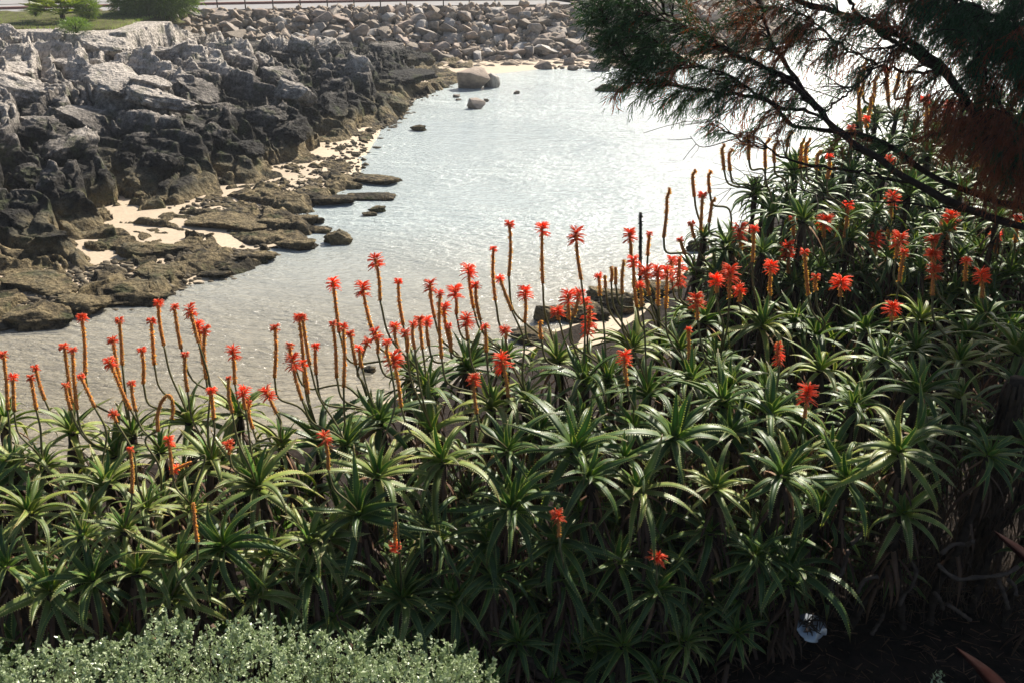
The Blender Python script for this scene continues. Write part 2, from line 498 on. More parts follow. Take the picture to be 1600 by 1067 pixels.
def rock_h(x, y):
    shp = x.shape
    x, y = x.ravel(), y.ravel()
    q = np.stack([x, y, x * 0], 1)
    wxn = fbm(q * 0.45, 3, 21) * 0.9; wyn = fbm(q * 0.45, 3, 31) * 0.9
    wx2 = fbm(q * 2.0, 3, 41) * 0.12; wy2 = fbm(q * 2.0, 3, 51) * 0.12
    xx, yy = x + wxn + wx2, y + wyn + wy2
    u = xx * SU[0] + yy * SU[1]; v = xx * SV[0] + yy * SV[1]
    d = poly_sd(x + wxn * 0.6 + wx2, y + wyn * 0.6 + wy2, CLIFF_POLY)
    base = 0.52 * sstep(-0.1, 0.5, d) + 0.40 * sstep(0.9, 2.0, d) + 0.45 * sstep(3.0, 6.0, d) + 0.50 * sstep(7, 14, d)
    f1, f2, cid, ox, oy = worley(u / 3.3, v / 1.15, 3)
    g1, g2, cid2, px_, py_ = worley(u / 1.15 + 9, v / 0.55, 8)
    k1, k2, cid3, _, _ = worley(u / 0.42 + 3, v / 0.3, 18)
    amp = 0.25 + 0.75 * sstep(-0.2, 1.5, d)
    cell = (cid - 0.5) * 1.0 + oy * 0.75 - ox * 0.30
    cell2 = (cid2 - 0.5) * 0.26 + py_ * 0.16
    crack = -(1 - sstep(0.0, 0.20, f2 - f1)) * 0.42 - (1 - sstep(0, 0.22, g2 - g1)) * 0.09 - (1 - sstep(0, .3, k2 - k1)) * 0.03
    h = base + amp * (cell + cell2 + crack) + (cid3 - .5) * 0.05
    h += amp * 0.13 * fbm(q * 1.1, 4, 61) + 0.045 * fbm(q * 4.0, 3, 71, True)
    ly_ = h + 0.16 * fbm(q * 0.5, 2, 77) + 0.10 * (xx * .6 + yy * .3)
    fl_ = np.floor(ly_ / 0.26); fr_ = ly_ / 0.26 - fl_
    h = h + 0.55 * ((fl_ + sstep(0.62, 1.0, fr_)) * 0.26 - ly_) * sstep(0, .6, d)
    # tidal platform in front of the little cliff
    plat = 0.19 + (cid - 0.45) * 0.20 + (cid2 - .5) * 0.16 - (1 - sstep(0, .18, f2 - f1)) * 0.20 + 0.07 * fbm(q * 3.0, 4, 81, True) + py_ * 0.05
    ds = poly_sd(x + wx2 * 2, y + wy2 * 2, BAYL)
    plat = plat - 0.5 * sstep(-0.2, 0.5, ds) - 0.05
    t = sstep(-0.35, 0.25, d)
    h = h * t + plat * (1 - t)
    # raised shelf with the lawn on it, and the land going back to the road
    pl = Pz(150, 52, 2.6)
    lawn = sstep(-0.3, 0.3, (-x) - 15.9 + (y - 40) * 0.05 + wx2 * 3 + wxn * .5) * sstep(0, 0.5, y - 42.3 + wyn + wx2 * 3)
    h = np.where(lawn > 0.01, np.maximum(h, lawn * (2.66 + 0.04 * wxn)), h)
    h = np.where(lawn > 0.98, 2.66 + 0.05 * wxn + 0.02 * fbm(q * 6, 3, 91), h)
    back = sstep(46, 52, y + x * 0.1)
    h = h * (1 - back) + back * np.minimum(h, 1.2)
    return h.reshape(shp)

th = np.radians(np.linspace(-33.0, -2.2, 560))
rr = np.concatenate([np.arange(16.0, 30, 0.042), np.arange(30, 46, 0.06), np.arange(46, 62, 0.2)])
TH, RR = np.meshgrid(th, rr)
X, Y = RR * np.sin(TH), RR * np.cos(TH)
Z = rock_h(X, Y)
Zs = sand_z(X, Y)
v = np.stack([X.ravel(), Y.ravel(), Z.ravel()], 1)
i = np.arange(X.size).reshape(X.shape)
keep = (Z > Zs - 0.12) & (Z > -0.22)
kf = keep[:-1, :-1] | keep[1:, 1:] | keep[1:, :-1] | keep[:-1, 1:]
F = np.stack([i[:-1, :-1][kf], i[1:, :-1][kf], i[1:, 1:][kf], i[:-1, 1:][kf]], 1)
used = np.zeros(X.size, bool); used[F.ravel()] = True
remap = np.cumsum(used) - 1
F = remap[F][:, ::-1]
link("rock_shore", raw_mesh("rock_shore", v[used], F, M['shore']), kind="structure")

# lawn sheet on the shelf
lx, ly = np.meshgrid(np.linspace(-30, -16.3, 60), np.linspace(43.2, 52, 50))
q = np.stack([lx.ravel(), ly.ravel(), lx.ravel() * 0], 1)
edge = (-lx) - 16.6 - 0.6 * fbm(q * .5, 3, 3).reshape(lx.shape)
lz = 2.76 + 0.05 * fbm(q * 1.5, 3, 2).reshape(lx.shape) - 0.5 * (1 - sstep(0, 0.4, edge)) - 0.4 * (1 - sstep(0, .6, ly - 43.5 + .5 * fbm(q * .6, 2, 9).reshape(lx.shape)))
link("lawn", grid_mesh(lx, ly, lz, M['lawn'], "lawn"), kind="structure")

# the near bank under the thicket
def bank_z(x, y):
    d = poly_sd(x, y, NEAR_POLY)
    q = np.stack([x.ravel(), y.ravel(), x.ravel() * 0], 1)
    n = fbm(q * 0.9, 4, 14).reshape(x.shape)
    z = -0.6 + 0.75 * sstep(-1.0, 0.6, d) + 2.2 * sstep(-0.2, 7.5 - 3.5 * sstep(2, 5, x), d) + 0.25 * n * sstep(-.5, 1.5, d)
    z = np.maximum(z, (2.6 + 0.03 * n) * sstep(7.6, 5.8, y) - 0.4 * sstep(7.0, 7.6, y))
    z = z + 0.9 * sstep(-0.2, -2.6, x) * sstep(3.6, 2.2, y)
    return z
X, Y = np.meshgrid(np.linspace(-16, 34, 260), np.concatenate([np.linspace(-5, 12, 140), np.linspace(12.2, 40, 110)]))
Z = bank_z(X, Y)
link("bank_soil", grid_mesh(X, Y, Z, M['soil'], "bank_soil"), kind="structure")

# sea wall land and road
WL = np.array([(-34, 45.0), (-20, 50.0), (-3.4, 54.0), (6, 55.0), (13.0, 58.5), (19, 65.0)])
def wall_pt(s):
    seg = np.hypot(*np.diff(WL, axis=0).T); cs = np.concatenate([[0], np.cumsum(seg)])
    s = max(0, min(s, cs[-1] - 1e-3)); k = int(np.searchsorted(cs, s, 'right') - 1)
    t = (s - cs[k]) / seg[k]; p = WL[k] * (1 - t) + WL[k + 1] * t
    e = (WL[k + 1] - WL[k]) / seg[k]
    return p, e, np.array([-e[1], e[0]])
WLEN = float(np.hypot(*np.diff(WL, axis=0).T).sum())
prof = [(-0.8, -0.9), (0.3, -0.2), (3.6, 2.0), (4.3, 2.3), (4.6, 2.46), (40, 2.5)]
rows = []
for s in np.linspace(0, WLEN, 60):
    p, e, nrm = wall_pt(s)
    rows.append([(p[0] + nrm[0] * a, p[1] + nrm[1] * a, z) for a, z in prof])
rows = np.array(rows)
link("embankment_ground", grid_mesh(rows[:, :, 0], rows[:, :, 1], rows[:, :, 2], M['soil'], "embankment_ground"), kind="structure")
rows = []
for s in np.linspace(0, WLEN - 3, 50):
    p, e, nrm = wall_pt(s)
    rows.append([(p[0] + nrm[0] * a, p[1] + nrm[1] * a, 2.505) for a in (4.9, 7, 9, 20, 36)])
rows = np.array(rows)
link("road", grid_mesh(rows[:, :, 0], rows[:, :, 1], rows[:, :, 2], M['asphalt'], "road"), kind="structure")
rows = []
for s in np.linspace(0, WLEN - 3, 50):
    p, e, nrm = wall_pt(s)
    rows.append([(p[0] + nrm[0] * a, p[1] + nrm[1] * a, z) for a, z in ((8.2, 2.51), (8.2, 2.63), (8.45, 2.63), (8.45, 2.51))])
rows = np.array(rows)
link("kerb", grid_mesh(rows[:, :, 0], rows[:, :, 1], rows[:, :, 2], M['kerbpaint'], "kerb"), kind="structure")

# ------------------------------------------------------------------ rocks
def icosphere(sub):
    import bmesh
    bm = bmesh.new(); bmesh.ops.create_icosphere(bm, subdivisions=sub, radius=1.0)
    bm.verts.ensure_lookup_table()
    v = np.array([x.co[:] for x in bm.verts]); f = np.array([[a.index for a in p.verts] for p in bm.faces])
    bm.free(); return v, f
ICO = {s: icosphere(s) for s in (3, 4, 5)}

def rock_mesh(name, seed, sub, mat, planes=12, rough=0.06, pits=0.0, box=0.5, smooth=True):
    rng = np.random.RandomState(seed)
    v, f = ICO[sub]
    p = v.copy()
    r = (np.abs(p) ** (2 + 4 * box)).sum(1) ** (-1 / (2 + 4 * box))
    p = p * r[:, None] * 1.0
    for k in range(planes):
        n = rng.normal(size=3); n /= np.linalg.norm(n)
        o = rng.uniform(0.60, 0.95) if sub > 3 else (rng.uniform(.45, .8) if k < 7 else rng.uniform(.8, 1.05))
        d = p @ n - o
        p = p - np.where(d > 0, d * 0.93, 0)[:, None] * n
    off = rng.uniform(0, 50, 3)
    n1 = fbm(p * 1.6 + off, 4, seed)
    p = p * (1 + rough * 1.6 * n1)[:, None]
    if sub >= 4:
        n2 = fbm(p * 5 + off, 4, seed + 9, True)
        p = p * (1 + (rough * 0.55 + pits) * n2)[:, None]
    return raw_mesh(name, p, f, mat, smooth)

def angular_boulder(seed):
    import bmesh
    rg = random.Random(seed); bm = bmesh.new()
    for k in range(15):
        v = [rg.gauss(0, 1) for _ in range(3)]
        m_ = (sum(abs(c) ** 3.2 for c in v)) ** (1 / 3.2) + 1e-6
        r_ = rg.uniform(.86, 1.08)
        bm.verts.new([c / m_ * r_ for c in v])
    bmesh.ops.convex_hull(bm, input=bm.verts)
    bmesh.ops.dissolve_limit(bm, angle_limit=R(16), verts=bm.verts, edges=bm.edges)
    bmesh.ops.bevel(bm, geom=list(bm.edges), offset=0.06, segments=2, profile=0.6, affect='EDGES', clamp_overlap=True)
    bmesh.ops.triangulate(bm, faces=bm.faces)
    bmesh.ops.subdivide_edges(bm, edges=[e for e in bm.edges if e.calc_length() > .5], cuts=2, use_grid_fill=True)
    bmesh.ops.triangulate(bm, faces=bm.faces)
    bm.verts.ensure_lookup_table()
    p = np.array([v.co[:] for v in bm.verts]); p = p * (1 + 0.035 * fbm(p * 2.5 + seed, 3, seed))[:, None]
    f = [[v.index for v in q.verts] for q in bm.faces]; bm.free()
    return raw_mesh("boulder", p, f, M['boulder'], False)
BOULD = [angular_boulder(400 + k) for k in range(18)]
LEDGE = [rock_mesh("ledge_rock", 200 + k, 5, M['shore'], 9, 0.16, 0.035, 0.55) for k in range(7)]
FLATR = [rock_mesh("flat_rock", 300 + k, 4, M['shore'], 7, 0.15, 0.03, 0.5) for k in range(5)]

ORD = ["first", "second", "third", "fourth", "fifth", "sixth", "seventh", "eighth", "ninth", "tenth", "eleventh", "twelfth", "thirteenth", "fourteenth", "fifteenth", "sixteenth", "seventeenth", "eighteenth", "nineteenth", "twentieth", "twenty-first", "twenty-second", "twenty-third", "twenty-fourth"]

def finish_labels(items, suffix):
    """items: (object, base label, sort key); same base -> ordinal along the key"""
    by = {}
    for o, base, key in items:
        by.setdefault(base, []).append((key, o))
    for base, l in by.items():
        l.sort(key=lambda t: t[0])
        for k, (_, o) in enumerate(l):
            o['label'] = base if len(l) == 1 else base + ", " + ORD[min(k, 23)] + " " + suffix

def place(name, me, p, scale, rz, tilt=(0, 0), **props):
    o = link(name, me, None, **props)
    o.location = p; o.scale = scale; o.rotation_euler = (tilt[0], tilt[1], rz)
    return o

CH = []
for k in range(8):
    v_, f_ = icosphere(1); r_ = np.random.RandomState(k)
    CH.append((v_ * (1 + .3 * r_.normal(size=(len(v_), 1))), f_))
# sea wall: every boulder a thing
wall_items = []
rng = random.Random(5)
ncourse = 8
smin = 9.0
for c in range(ncourse):
    s = smin + rng.uniform(0, .8)
    while s < WLEN - 0.4:
        w = rng.choice([0.5, 0.6, 0.75, 0.9, 1.05, 1.3]) * rng.uniform(0.85, 1.12)
        p, e, nrm = wall_pt(s + w / 2)
        a = 0.1 + c * 0.54 + rng.uniform(-.12, .12)
        z = 0.10 + c * 0.305 + rng.uniform(-.09, .09)
        px_, py_, dz = to_px((p[0] + nrm[0] * a, p[1] + nrm[1] * a, z))
        vis = 170 < px_ < 1110
        if vis:
            o = place("boulder", rng.choice(BOULD), (p[0] + nrm[0] * a, p[1] + nrm[1] * a, z),
                      (w * 0.60, rng.uniform(.55, .75), rng.uniform(0.25, 0.38)), math.atan2(e[1], e[0]) + rng.uniform(-.6, .6), (rng.uniform(-.5, .4), rng.uniform(-.35, .35)),
                      category="boulder", group="boulders of the sea wall")
            size = "narrow" if w < 0.8 else ("broad" if w > 1.15 else "middling")
            where = ("behind the feathery shrub end" if px_ < 330 else "behind the grey rock shelf" if px_ < 480 else "above the black headland" if px_ < 660 else
                     "behind the twin blocks" if px_ < 800 else "above the rubble beach" if px_ < 920 else "behind the green conifer tip" if px_ < 1060 else "behind the bare twigs")
            lvl = ["bottom course", "second course up", "third course up", "fourth course up", "fifth course up", "sixth course up", "seventh course up", "top course"][c]
            wall_items.append((o, f"{size} boulder, {lvl}, {where}", px_))
        s += w * 0.98
finish_labels(wall_items, "toward the sea")

# small stones wedged between them, too many to count
cv, cf, cn = [], [], 0
for k in range(2600):
    p, e, nrm = wall_pt(rng.uniform(9, WLEN)); u_ = rng.uniform(0, 1)
    a = .15 + u_ * 4.1; z = .25 + u_ * 2.3 + rng.uniform(-.05, .12)
    me_ = ICO[3][0][::1]; vv_ = CH[k % len(CH)][0] * (rng.uniform(.12, .26), rng.uniform(.12, .24), rng.uniform(.09, .18))
    cv.append(vv_ + np.array([p[0] + nrm[0] * a, p[1] + nrm[1] * a, z])); cf.append(CH[k % len(CH)][1] + cn); cn += len(vv_)
link("wedged_rubble", raw_mesh("wedged_rubble", np.concatenate(cv), np.concatenate(cf), M['boulder2'], False), kind="stuff")

# rubble along the foot of the wall (uncountable small stones)
mb_v, mb_f, nn = [], [], 0
bv, bf = icosphere(1)
for k in range(900):
    s = rng.uniform(22, 44); p, e, nrm = wall_pt(s)
    off = -abs(rng.gauss(0, 1.0)) - 0.1 if rng.random() < 0.9 else -rng.uniform(0, 3)
    r = rng.choice([.07, .09, .12, .16, .22]) * rng.uniform(.8, 1.3)
    v = bv * (1 + 0.25 * RNG.normal(size=(len(bv), 1))) * np.array([r * 1.4, r, r * 0.7])
    ca, sa = math.cos(k), math.sin(k)
    v = v @ np.array([[ca, sa, 0], [-sa, ca, 0], [0, 0, 1]])
    v = v + np.array([p[0] + nrm[0] * off, p[1] + nrm[1] * off, 0.03 + 0.02 * rng.random()])
    mb_v.append(v); mb_f.append(bf + nn); nn += len(v)
link("rubble", raw_mesh("rubble", np.concatenate(mb_v), np.concatenate(mb_f), M['boulder2'], False), kind="stuff")
# pebbles, shell grit and scraps of weed along the tide line of the platform
pv_, pf_, pn_ = [], [], 0
tide = np.array(SHORE[1:20]); clf = np.array(CLIFF[1:17])
for k in range(2600):
    i_ = rng.randrange(len(tide) - 1); t_ = rng.random(); a_ = tide[i_] * (1 - t_) + tide[i_ + 1] * t_
    j_ = np.argmin(((clf - a_) ** 2).sum(1)); u_ = abs(rng.gauss(0, .45)) if rng.random() < .5 else rng.random()
    q_ = a_ * (1 - u_) + clf[j_] * u_ + np.array([rng.gauss(0, .25), rng.gauss(0, .25)])
    zs_ = max(float(sand_z(np.array([q_[0]]), np.array([q_[1]]))[0]), -0.04)
    r_ = rng.choice([.018, .025, .035, .05, .08]) * rng.uniform(.8, 1.3)
    vv_ = CH[k % 8][0] * (r_ * 1.3, r_, r_ * .6)
    pv_.append(vv_ + np.array([q_[0], q_[1], zs_ + r_ * .2])); pf_.append(CH[k % 8][1] + pn_); pn_ += len(vv_)
link("pebbles", raw_mesh("pebbles", np.concatenate(pv_), np.concatenate(pf_), M['boulder3'], False), kind="stuff")
# sand spit under the rubble
s1 = pxpoly([(640, 150), (700, 138), (722, 126), (760, 118), (860, 108), (960, 100), (960, 88), (700, 88), (640, 110)], 0.05)
gx, gy = np.meshgrid(np.linspace(-9, 8, 120), np.linspace(36, 57, 120))
dsp = poly_sd(gx, gy, s1)
gz = -0.35 + 0.47 * sstep(-1.8, 1.6, dsp)
link("sand_spit", grid_mesh(gx, gy, gz, M['sand'], "sand_spit"), kind="structure")

# single rocks standing in the water and on the platform: (px, py of base centre, width px, height px, words, mesh set)
single = [
    (739, 139, 52, 38, "large grey block standing in the shallows, bigger half of the twin blocks", 'B', 1),
    (768, 137, 24, 30, "grey block leaning against the bigger twin block in the shallows", 'B', 4),
    (743, 170, 28, 20, "square dark block in the water in front of the twin blocks", 'B', 7),
    (760, 159, 9, 7, "small dark stone beside the square block in the water", 'B', 2),
    (713, 152, 11, 6, "small flat stone in the water near the sand spit", 'B', 3),
    (716, 157, 9, 4, "tiny wet stone just seaward of the small flat stone", 'B', 5),
    (807, 147, 10, 6, "lone small dark stone in open water past the twin blocks", 'B', 6),
    (653, 204, 22, 9, "low dark stone in the water off the end of the ledge", 'F', 0),
    (936, 111, 36, 18, "flat topped square greenish block at the foot of the sea wall", 'B', 8),
    (850, 108, 28, 17, "rounded grey boulder on the rubble beach", 'B', 9),
    (896, 110, 20, 9, "low rounded stone in the wet rubble", 'B', 10),
    (890, 104, 18, 16, "pointed grey stone on the rubble beach", 'B', 0),
    (912, 96, 26, 14, "broad stone lying on the rubble beach behind the square block", 'B', 2),
    (955, 143, 44, 10, "low dark stone under the conifer branch tip in the water", 'F', 1),
    (525, 381, 40, 24, "lone dark peaked boulder standing in the shallow water", 'L', 2),
    (590, 287, 70, 9, "barely awash rock slick in the open shallows", 'F', 4),
    (578, 312, 66, 8, "thin green reef slab at the seaward end of the platform", 'F', 2),
    (545, 294, 40, 10, "narrow tan slab slanting out of the shallows", 'F', 1),
    (520, 320, 56, 13, "long tan green slab alone in the water", 'F', 3),
    (588, 331, 24, 9, "small rounded stone in the shallows beyond the peaked boulder", 'F', 0),
    (577, 337, 20, 6, "flat little stone touching the small rounded stone", 'F', 2),
    (470, 352, 52, 16, "rounded tan slab near the outer edge of the platform", 'F', 4),
    (497, 349, 16, 9, "small knob of rock by the outer platform slab", 'F', 3),
    (430, 360, 80, 15, "broad tan slab in the middle of the wet platform", 'F', 1),
    (490, 363, 46, 9, "thin slab beside the peaked boulder", 'F', 2),
    (460, 388, 58, 16, "oval tan slab at the water edge before the peaked boulder", 'F', 0),
    (396, 409, 56, 13, "low tan rock jutting into the ripples", 'F', 3),
    (335, 434, 48, 9, "dark wet rock sliver lying in the ripples", 'F', 4),
    (350, 362, 104, 30, "humped green grey rock beside the sand pocket", 'L', 3),
    (300, 380, 26, 22, "small upright stone on the sand pocket", 'L', 5),
    (240, 408, 100, 34, "sloping tan rock between two sand pockets", 'L', 0),
    (190, 470, 130, 34, "wide cracked rock slab at the water edge", 'L', 4),
    (255, 440, 80, 26, "wedge of tan rock along the tidal channel", 'L', 1),
    (310, 425, 80, 20, "thin layered slab pointing into the ripples", 'F', 2),
    (120, 488, 80, 26, "mossy rock at the mouth of the tidal channel", 'L', 6),
    (45, 512, 98, 40, "rounded pale boulder slab at the near corner of the cove", 'L', 2),
    (15, 482, 60, 22, "rough rock behind the rounded pale slab", 'L', 1),
    (55, 462, 110, 40, "layered ledge block below the dark cliff", 'L', 3),
    (860, 500, 44, 26, "rough brown rock at the near water edge behind flowers", 'L', 0),
    (905, 500, 90, 34, "broad pale brown rock slab behind the crest flowers", 'L', 4),
    (960, 488, 90, 40, "brown rock slab at the foot of the thicket crest", 'L', 5),
    (1035, 470, 90, 30, "stony brown shore rock behind the cluster of red spikes", 'L', 6),
    (1090, 392, 34, 16, "small rock at the waterline below the far thicket", 'F', 1),
    (830, 535, 70, 22, "low brown rock glimpsed between crest aloe leaves", 'L', 2),
    (575, 580, 20, 8, "small dark stone in the wet sand behind red spikes", 'F', 0),
]
SETS = {'B': BOULD, 'L': LEDGE, 'F': FLATR}
rng = random.Random(9)
for px_, py_, w, h, lab, st, idx in single:
    b = Pz(px_, py_, 0.02)
    near = px_ > 800 and py_ > 380
    D = (b - np.array([0, 0, CAM_Z])) @ FWD
    sx = w / FPX * D / 2 * 1.08
    sz = h / FPX * D / 2 * (1.15 if st != 'F' else 1.3)
    sy = sx * (0.8 if st == 'B' else 0.62)
    c = b + np.array([0, sy * 0.6, sz * 0.35])
    if st != 'F' and h < 0.45 * w: sz *= 0.8
    place("rock", SETS[st][idx % len(SETS[st])], c, (sx, sy, sz), rng.uniform(-.3, .3), (0, 0), label=lab, category="rock")

# blocks breaking the skyline of the ledge
zone = [
    (40, 150, 120, 60, "long bleached slab on top of the ledge"), (180, 135, 110, 40, "dipping bleached slab on the crest of the ledge"),
    (100, 105, 60, 34, "upright pale boulder in the upper gully"), (95, 62, 40, 20, "tan boulder beneath the lawn wall"),
    (250, 95, 130, 50, "big flat faced block with an ochre stain"), (165, 75, 100, 40, "dark undercut block below the lawn"),
    (175, 125, 60, 22, "rounded pale rock in the gully mouth"), (235, 130, 60, 20, "warm tan rock under the ochre stained block"),
    (360, 95, 60, 40, "black block beside the upper sand pocket"), (250, 170, 110, 32, "pale topped slab in the middle of the ledge"),
    (60, 205, 100, 50, "grey slab with a dark undercut front"), (140, 200, 100, 44, "ridge block leaning toward the water"),
    (215, 225, 90, 44, "dark split block in mid ledge"), (300, 200, 90, 40, "overhanging black slab above the cliff"),
    (340, 225, 60, 60, "tall black buttress over the platform"), (250, 275, 70, 70, "steep ridge buttress beside the sand pocket"),
    (195, 265, 60, 80, "dark cliff buttress with a lit edge"), (110, 250, 90, 60, "bulky black block near the cliff foot"),
    (40, 280, 90, 60, "knobbly black block low on the cliff"), (110, 330, 80, 60, "mossy dark block at the foot of the cliff"),
    (25, 350, 60, 50, "dark square block at the cliff corner"), (75, 395, 70, 50, "ridged rock fin on the platform"),
    (150, 395, 60, 44, "ragged fin pointing to the tidal channel"), (410, 185, 80, 40, "black rounded block in the far ledge"),
    (460, 150, 70, 36, "black block with a pale cap"), (520, 180, 80, 40, "black ridge running to the water"),
    (450, 215, 60, 44, "mossy black block above the far platform"), (390, 240, 60, 40, "jagged black block above the platform"),
    (570, 165, 60, 30, "low black block near the headland tip"), (610, 165, 60, 22, "wet black rock at the headland tip"),
    (630, 128, 90, 24, "green topped ledge beside the sand spit"), (650, 100, 60, 34, "sharp black rock at the end of the headland"),
    (560, 105, 50, 50, "upright black stack on the headland"), (600, 85, 70, 36, "black hump in front of the sea wall"),
    (500, 85, 60, 36, "rounded brown block on the headland ridge"), (535, 62, 80, 26, "dark ridge rock below the sea wall"),
    (470, 75, 50, 30, "brown knuckle of rock beside the ridge"), (435, 95, 50, 30, "stacked brown rock by the upper sand pocket"),
    (430, 120, 70, 30, "dark shelf under the stacked brown rock"), (310, 150, 80, 28, "low pale rock between slabs"),
    (20, 110, 80, 40, "bleached slab at the upper edge of the ledge"), (10, 65, 60, 40, "grey wall rock under the grass"),
]
for px_, py_, w, h, lab in zone:
    # drop onto the height field along the line of sight
    best = None
    for t in np.arange(17, 62, 0.25):
        dvec = raydir(px_, py_); p = np.array([0, 0, CAM_Z]) + dvec * t / dvec[1]
        hz = float(rock_h(np.array([[p[0]]]), np.array([[p[1]]]))[0, 0])
        if p[2] <= max(hz, 0.05):
            best = p; best[2] = hz; break
    if best is None: continue
    D = (best - np.array([0, 0, CAM_Z])) @ FWD
    sx = w / FPX * D / 2 * 1.0; sz = min(h / FPX * D / 2 * 0.75, sx * 0.7)
    p = best + np.array([0, sx * 0.25, -sz * 0.15])
    place("ledge_rock", rng.choice(LEDGE), p, (sx, sx * rng.uniform(.5, .8), sz), rng.uniform(-0.9, -0.2) if rng.random() < .8 else rng.uniform(-3, 3), (rng.uniform(-.15, .15), rng.uniform(0.0, .3)),
          label=lab, category="rock", group="blocks of the rocky ledge")

# ------------------------------------------------------------------ fence, shrubs and palm at the road
fence = thing("road_fence", (*wall_pt(10)[0], 2.5), "thin dark post and wire fence along the far road edge", "fence")
fl = np.array(fence.location)
post_me = None
for k in range(30):
    s = 3 + k * 1.45
    p, e, nrm = wall_pt(s)
    a = 4.75
    mb = MB(); tube(mb, [(0, 0, -0.1), (0, 0, 1.25)], [0.035, 0.035], 6)
    if post_me is None: post_me = mb.mesh("post", M['post'])
    o = link("post", post_me, fence); o.location = Vector((p[0] + nrm[0] * a, p[1] + nrm[1] * a, 2.45)) - Vector(fl)
for zz in (0.55, 0.95, 1.2):
    mb = MB()
    pts = [(wall_pt(3 + k * 1.45)[0] + wall_pt(3 + k * 1.45)[2] * 4.72) for k in range(30)]
    tube(mb, [(q[0] - fl[0], q[1] - fl[1], 2.45 + zz - fl[2]) for q in pts], 0.012, 4)
    link("wire", mb.mesh("wire", M['post']), fence)

def ribbons(starts, dirs, lens, widths, seed=0, droop=0.0, seg=2):
    """many thin blades as one vertex/face block"""
    n = len(starts)
    rs = np.random.RandomState(seed)
    d = dirs / (np.linalg.norm(dirs, axis=1)[:, None] + 1e-9)
    side = np.cross(d, rs.normal(size=(n, 3))); side /= np.linalg.norm(side, axis=1)[:, None] + 1e-9
    V, U = [], []
    for k in range(seg + 1):
        t = k / seg
        c = starts + d * (lens * t)[:, None]; c[:, 2] -= droop * lens * t * t
        w = (widths * (1 - 0.85 * t) * 0.5)[:, None]
        V += [c - side * w, c + side * w]
        U += [np.stack([np.full(n, 0.3), np.full(n, t)], 1), np.stack([np.full(n, 0.7), np.full(n, t)], 1)]
    V = np.stack(V, 1).reshape(-1, 3); U = np.stack(U, 1).reshape(-1, 2)
    m = 2 * (seg + 1); b = np.arange(n)[:, None] * m
    F = np.concatenate([b + np.array([[2 * k, 2 * k + 1, 2 * k + 3, 2 * k + 2]]) for k in range(seg)])
    return V, F, U

def bush(name, cx, cy, Y, w, h, mat, n, leaf, label, cat, up=0.6):
    c = PY(cx, cy, Y)
    D = (c - np.array([0, 0, CAM_Z])) @ FWD
    W, H = w / FPX * D / 2, h / FPX * D / 2
    t = thing(name, (c[0], c[1], c[2] - H), label, cat)
    rs = np.random.RandomState(n)
    u = rs.normal(size=(n, 3)); u /= np.linalg.norm(u, axis=1)[:, None]
    r = rs.uniform(.35, 1, n)[:, None] ** 0.6
    lump = 1 + 0.35 * fbm(u * 2.5 + cx, 3, 2)[:, None]
    s = u * r * lump * np.array([W, W * .8, H]) + np.array([0, 0, H])
    dr = u + rs.normal(size=(n, 3)) * .5; dr[:, 2] += up
    V, F, U = ribbons(s, dr, rs.uniform(.6, 1.3, n) * leaf, np.full(n, leaf * .22), n, 0.1)
    link("foliage", raw_mesh("foliage", V, F, mat, False, U), t, kind="stuff")
    mb = MB()
    for k in range(5):
        a = k * 1.26
        tube(mb, [(0, 0, 0), (math.cos(a) * W * .2, math.sin(a) * W * .2, H * .6), (math.cos(a) * W * .5, math.sin(a) * W * .5, H * 1.3)], [.05, .03, .015], 5)
    link("trunk", mb.mesh("trunk", M['bark']), t)
    return t

bush("feathery_shrub", 242, -14, 51, 150, 84, M['shrub'], 16000, 0.26, "feathery green shrub leaning on the road fence above the rubble", "shrub")
bush("green_bush", 135, 12, 47, 40, 34, M['shrub'], 2500, 0.14, "small dark green bush next to the yellow green palm", "shrub")
bush("low_scrub", 55, 17, 47.5, 24, 16, M['shrub'], 900, 0.10, "little grey green scrub beside a fence post", "shrub")
bush("dry_scrub", 118, 40, 42, 50, 22, M['shrub'], 1500, 0.12, "low scrub tuft at the corner of the lawn", "shrub")
bush("verge_scrub", 205, 22, 50, 70, 12, M['shrub'], 1400, 0.12, "thin dark scrub on the road verge", "shrub")
# dwarf palm: fans of leaflets
c = PY(98, 28, 47.0)
palm = thing("dwarf_palm", tuple(c), "yellow green dwarf fan palm at the back of the lawn", "palm")
mbt = MB(); tube(mbt, [(0, 0, -.3), (0, 0, .1)], [.16, .12], 8); link("trunk", mbt.mesh("trunk", M['bark']), palm)
rs = random.Random(3)
for k in range(40):
    az = rs.uniform(0, 6.28); el = rs.uniform(-.05, 1.1); L = rs.uniform(1.3, 2.1)
    d = np.array([math.cos(az) * math.cos(el), math.sin(az) * math.cos(el), math.sin(el)])
    side = np.cross(d, [0, 0, 1]); side /= np.linalg.norm(side) + 1e-9
    hub = d * L * .55 + np.array([0, 0, .2])
    mb = MB(); tube(mb, [(0, 0, .1), tuple(hub)], .012, 4)
    n = 13
    an = np.linspace(-1.4, 1.4, n)
    dr = d[None] * np.cos(an)[:, None] + side[None] * np.sin(an)[:, None]; dr[:, 2] += .12
    V, F, U = ribbons(np.repeat(hub[None], n, 0), dr, np.full(n, .95), np.full(n, .075), k, 0.15)
    mb.add(V, F.tolist(), U)
    link("frond", mb.mesh("frond", M['palm'], False), palm)

# grass on the lawn
rs = np.random.RandomState(2); n = 9000
gx = rs.uniform(-29, -16.8, n); gy = rs.uniform(43.8, 51, n)
V, F, U = ribbons(np.stack([gx, gy, np.full(n, 2.7)], 1), np.stack([rs.normal(0, .4, n), rs.normal(0, .4, n), np.ones(n)], 1), rs.uniform(.06, .17, n), np.full(n, .02), 5, 0.2)
link("grass", raw_mesh("grass", V, F, M['shrub'], False, U), kind="stuff")

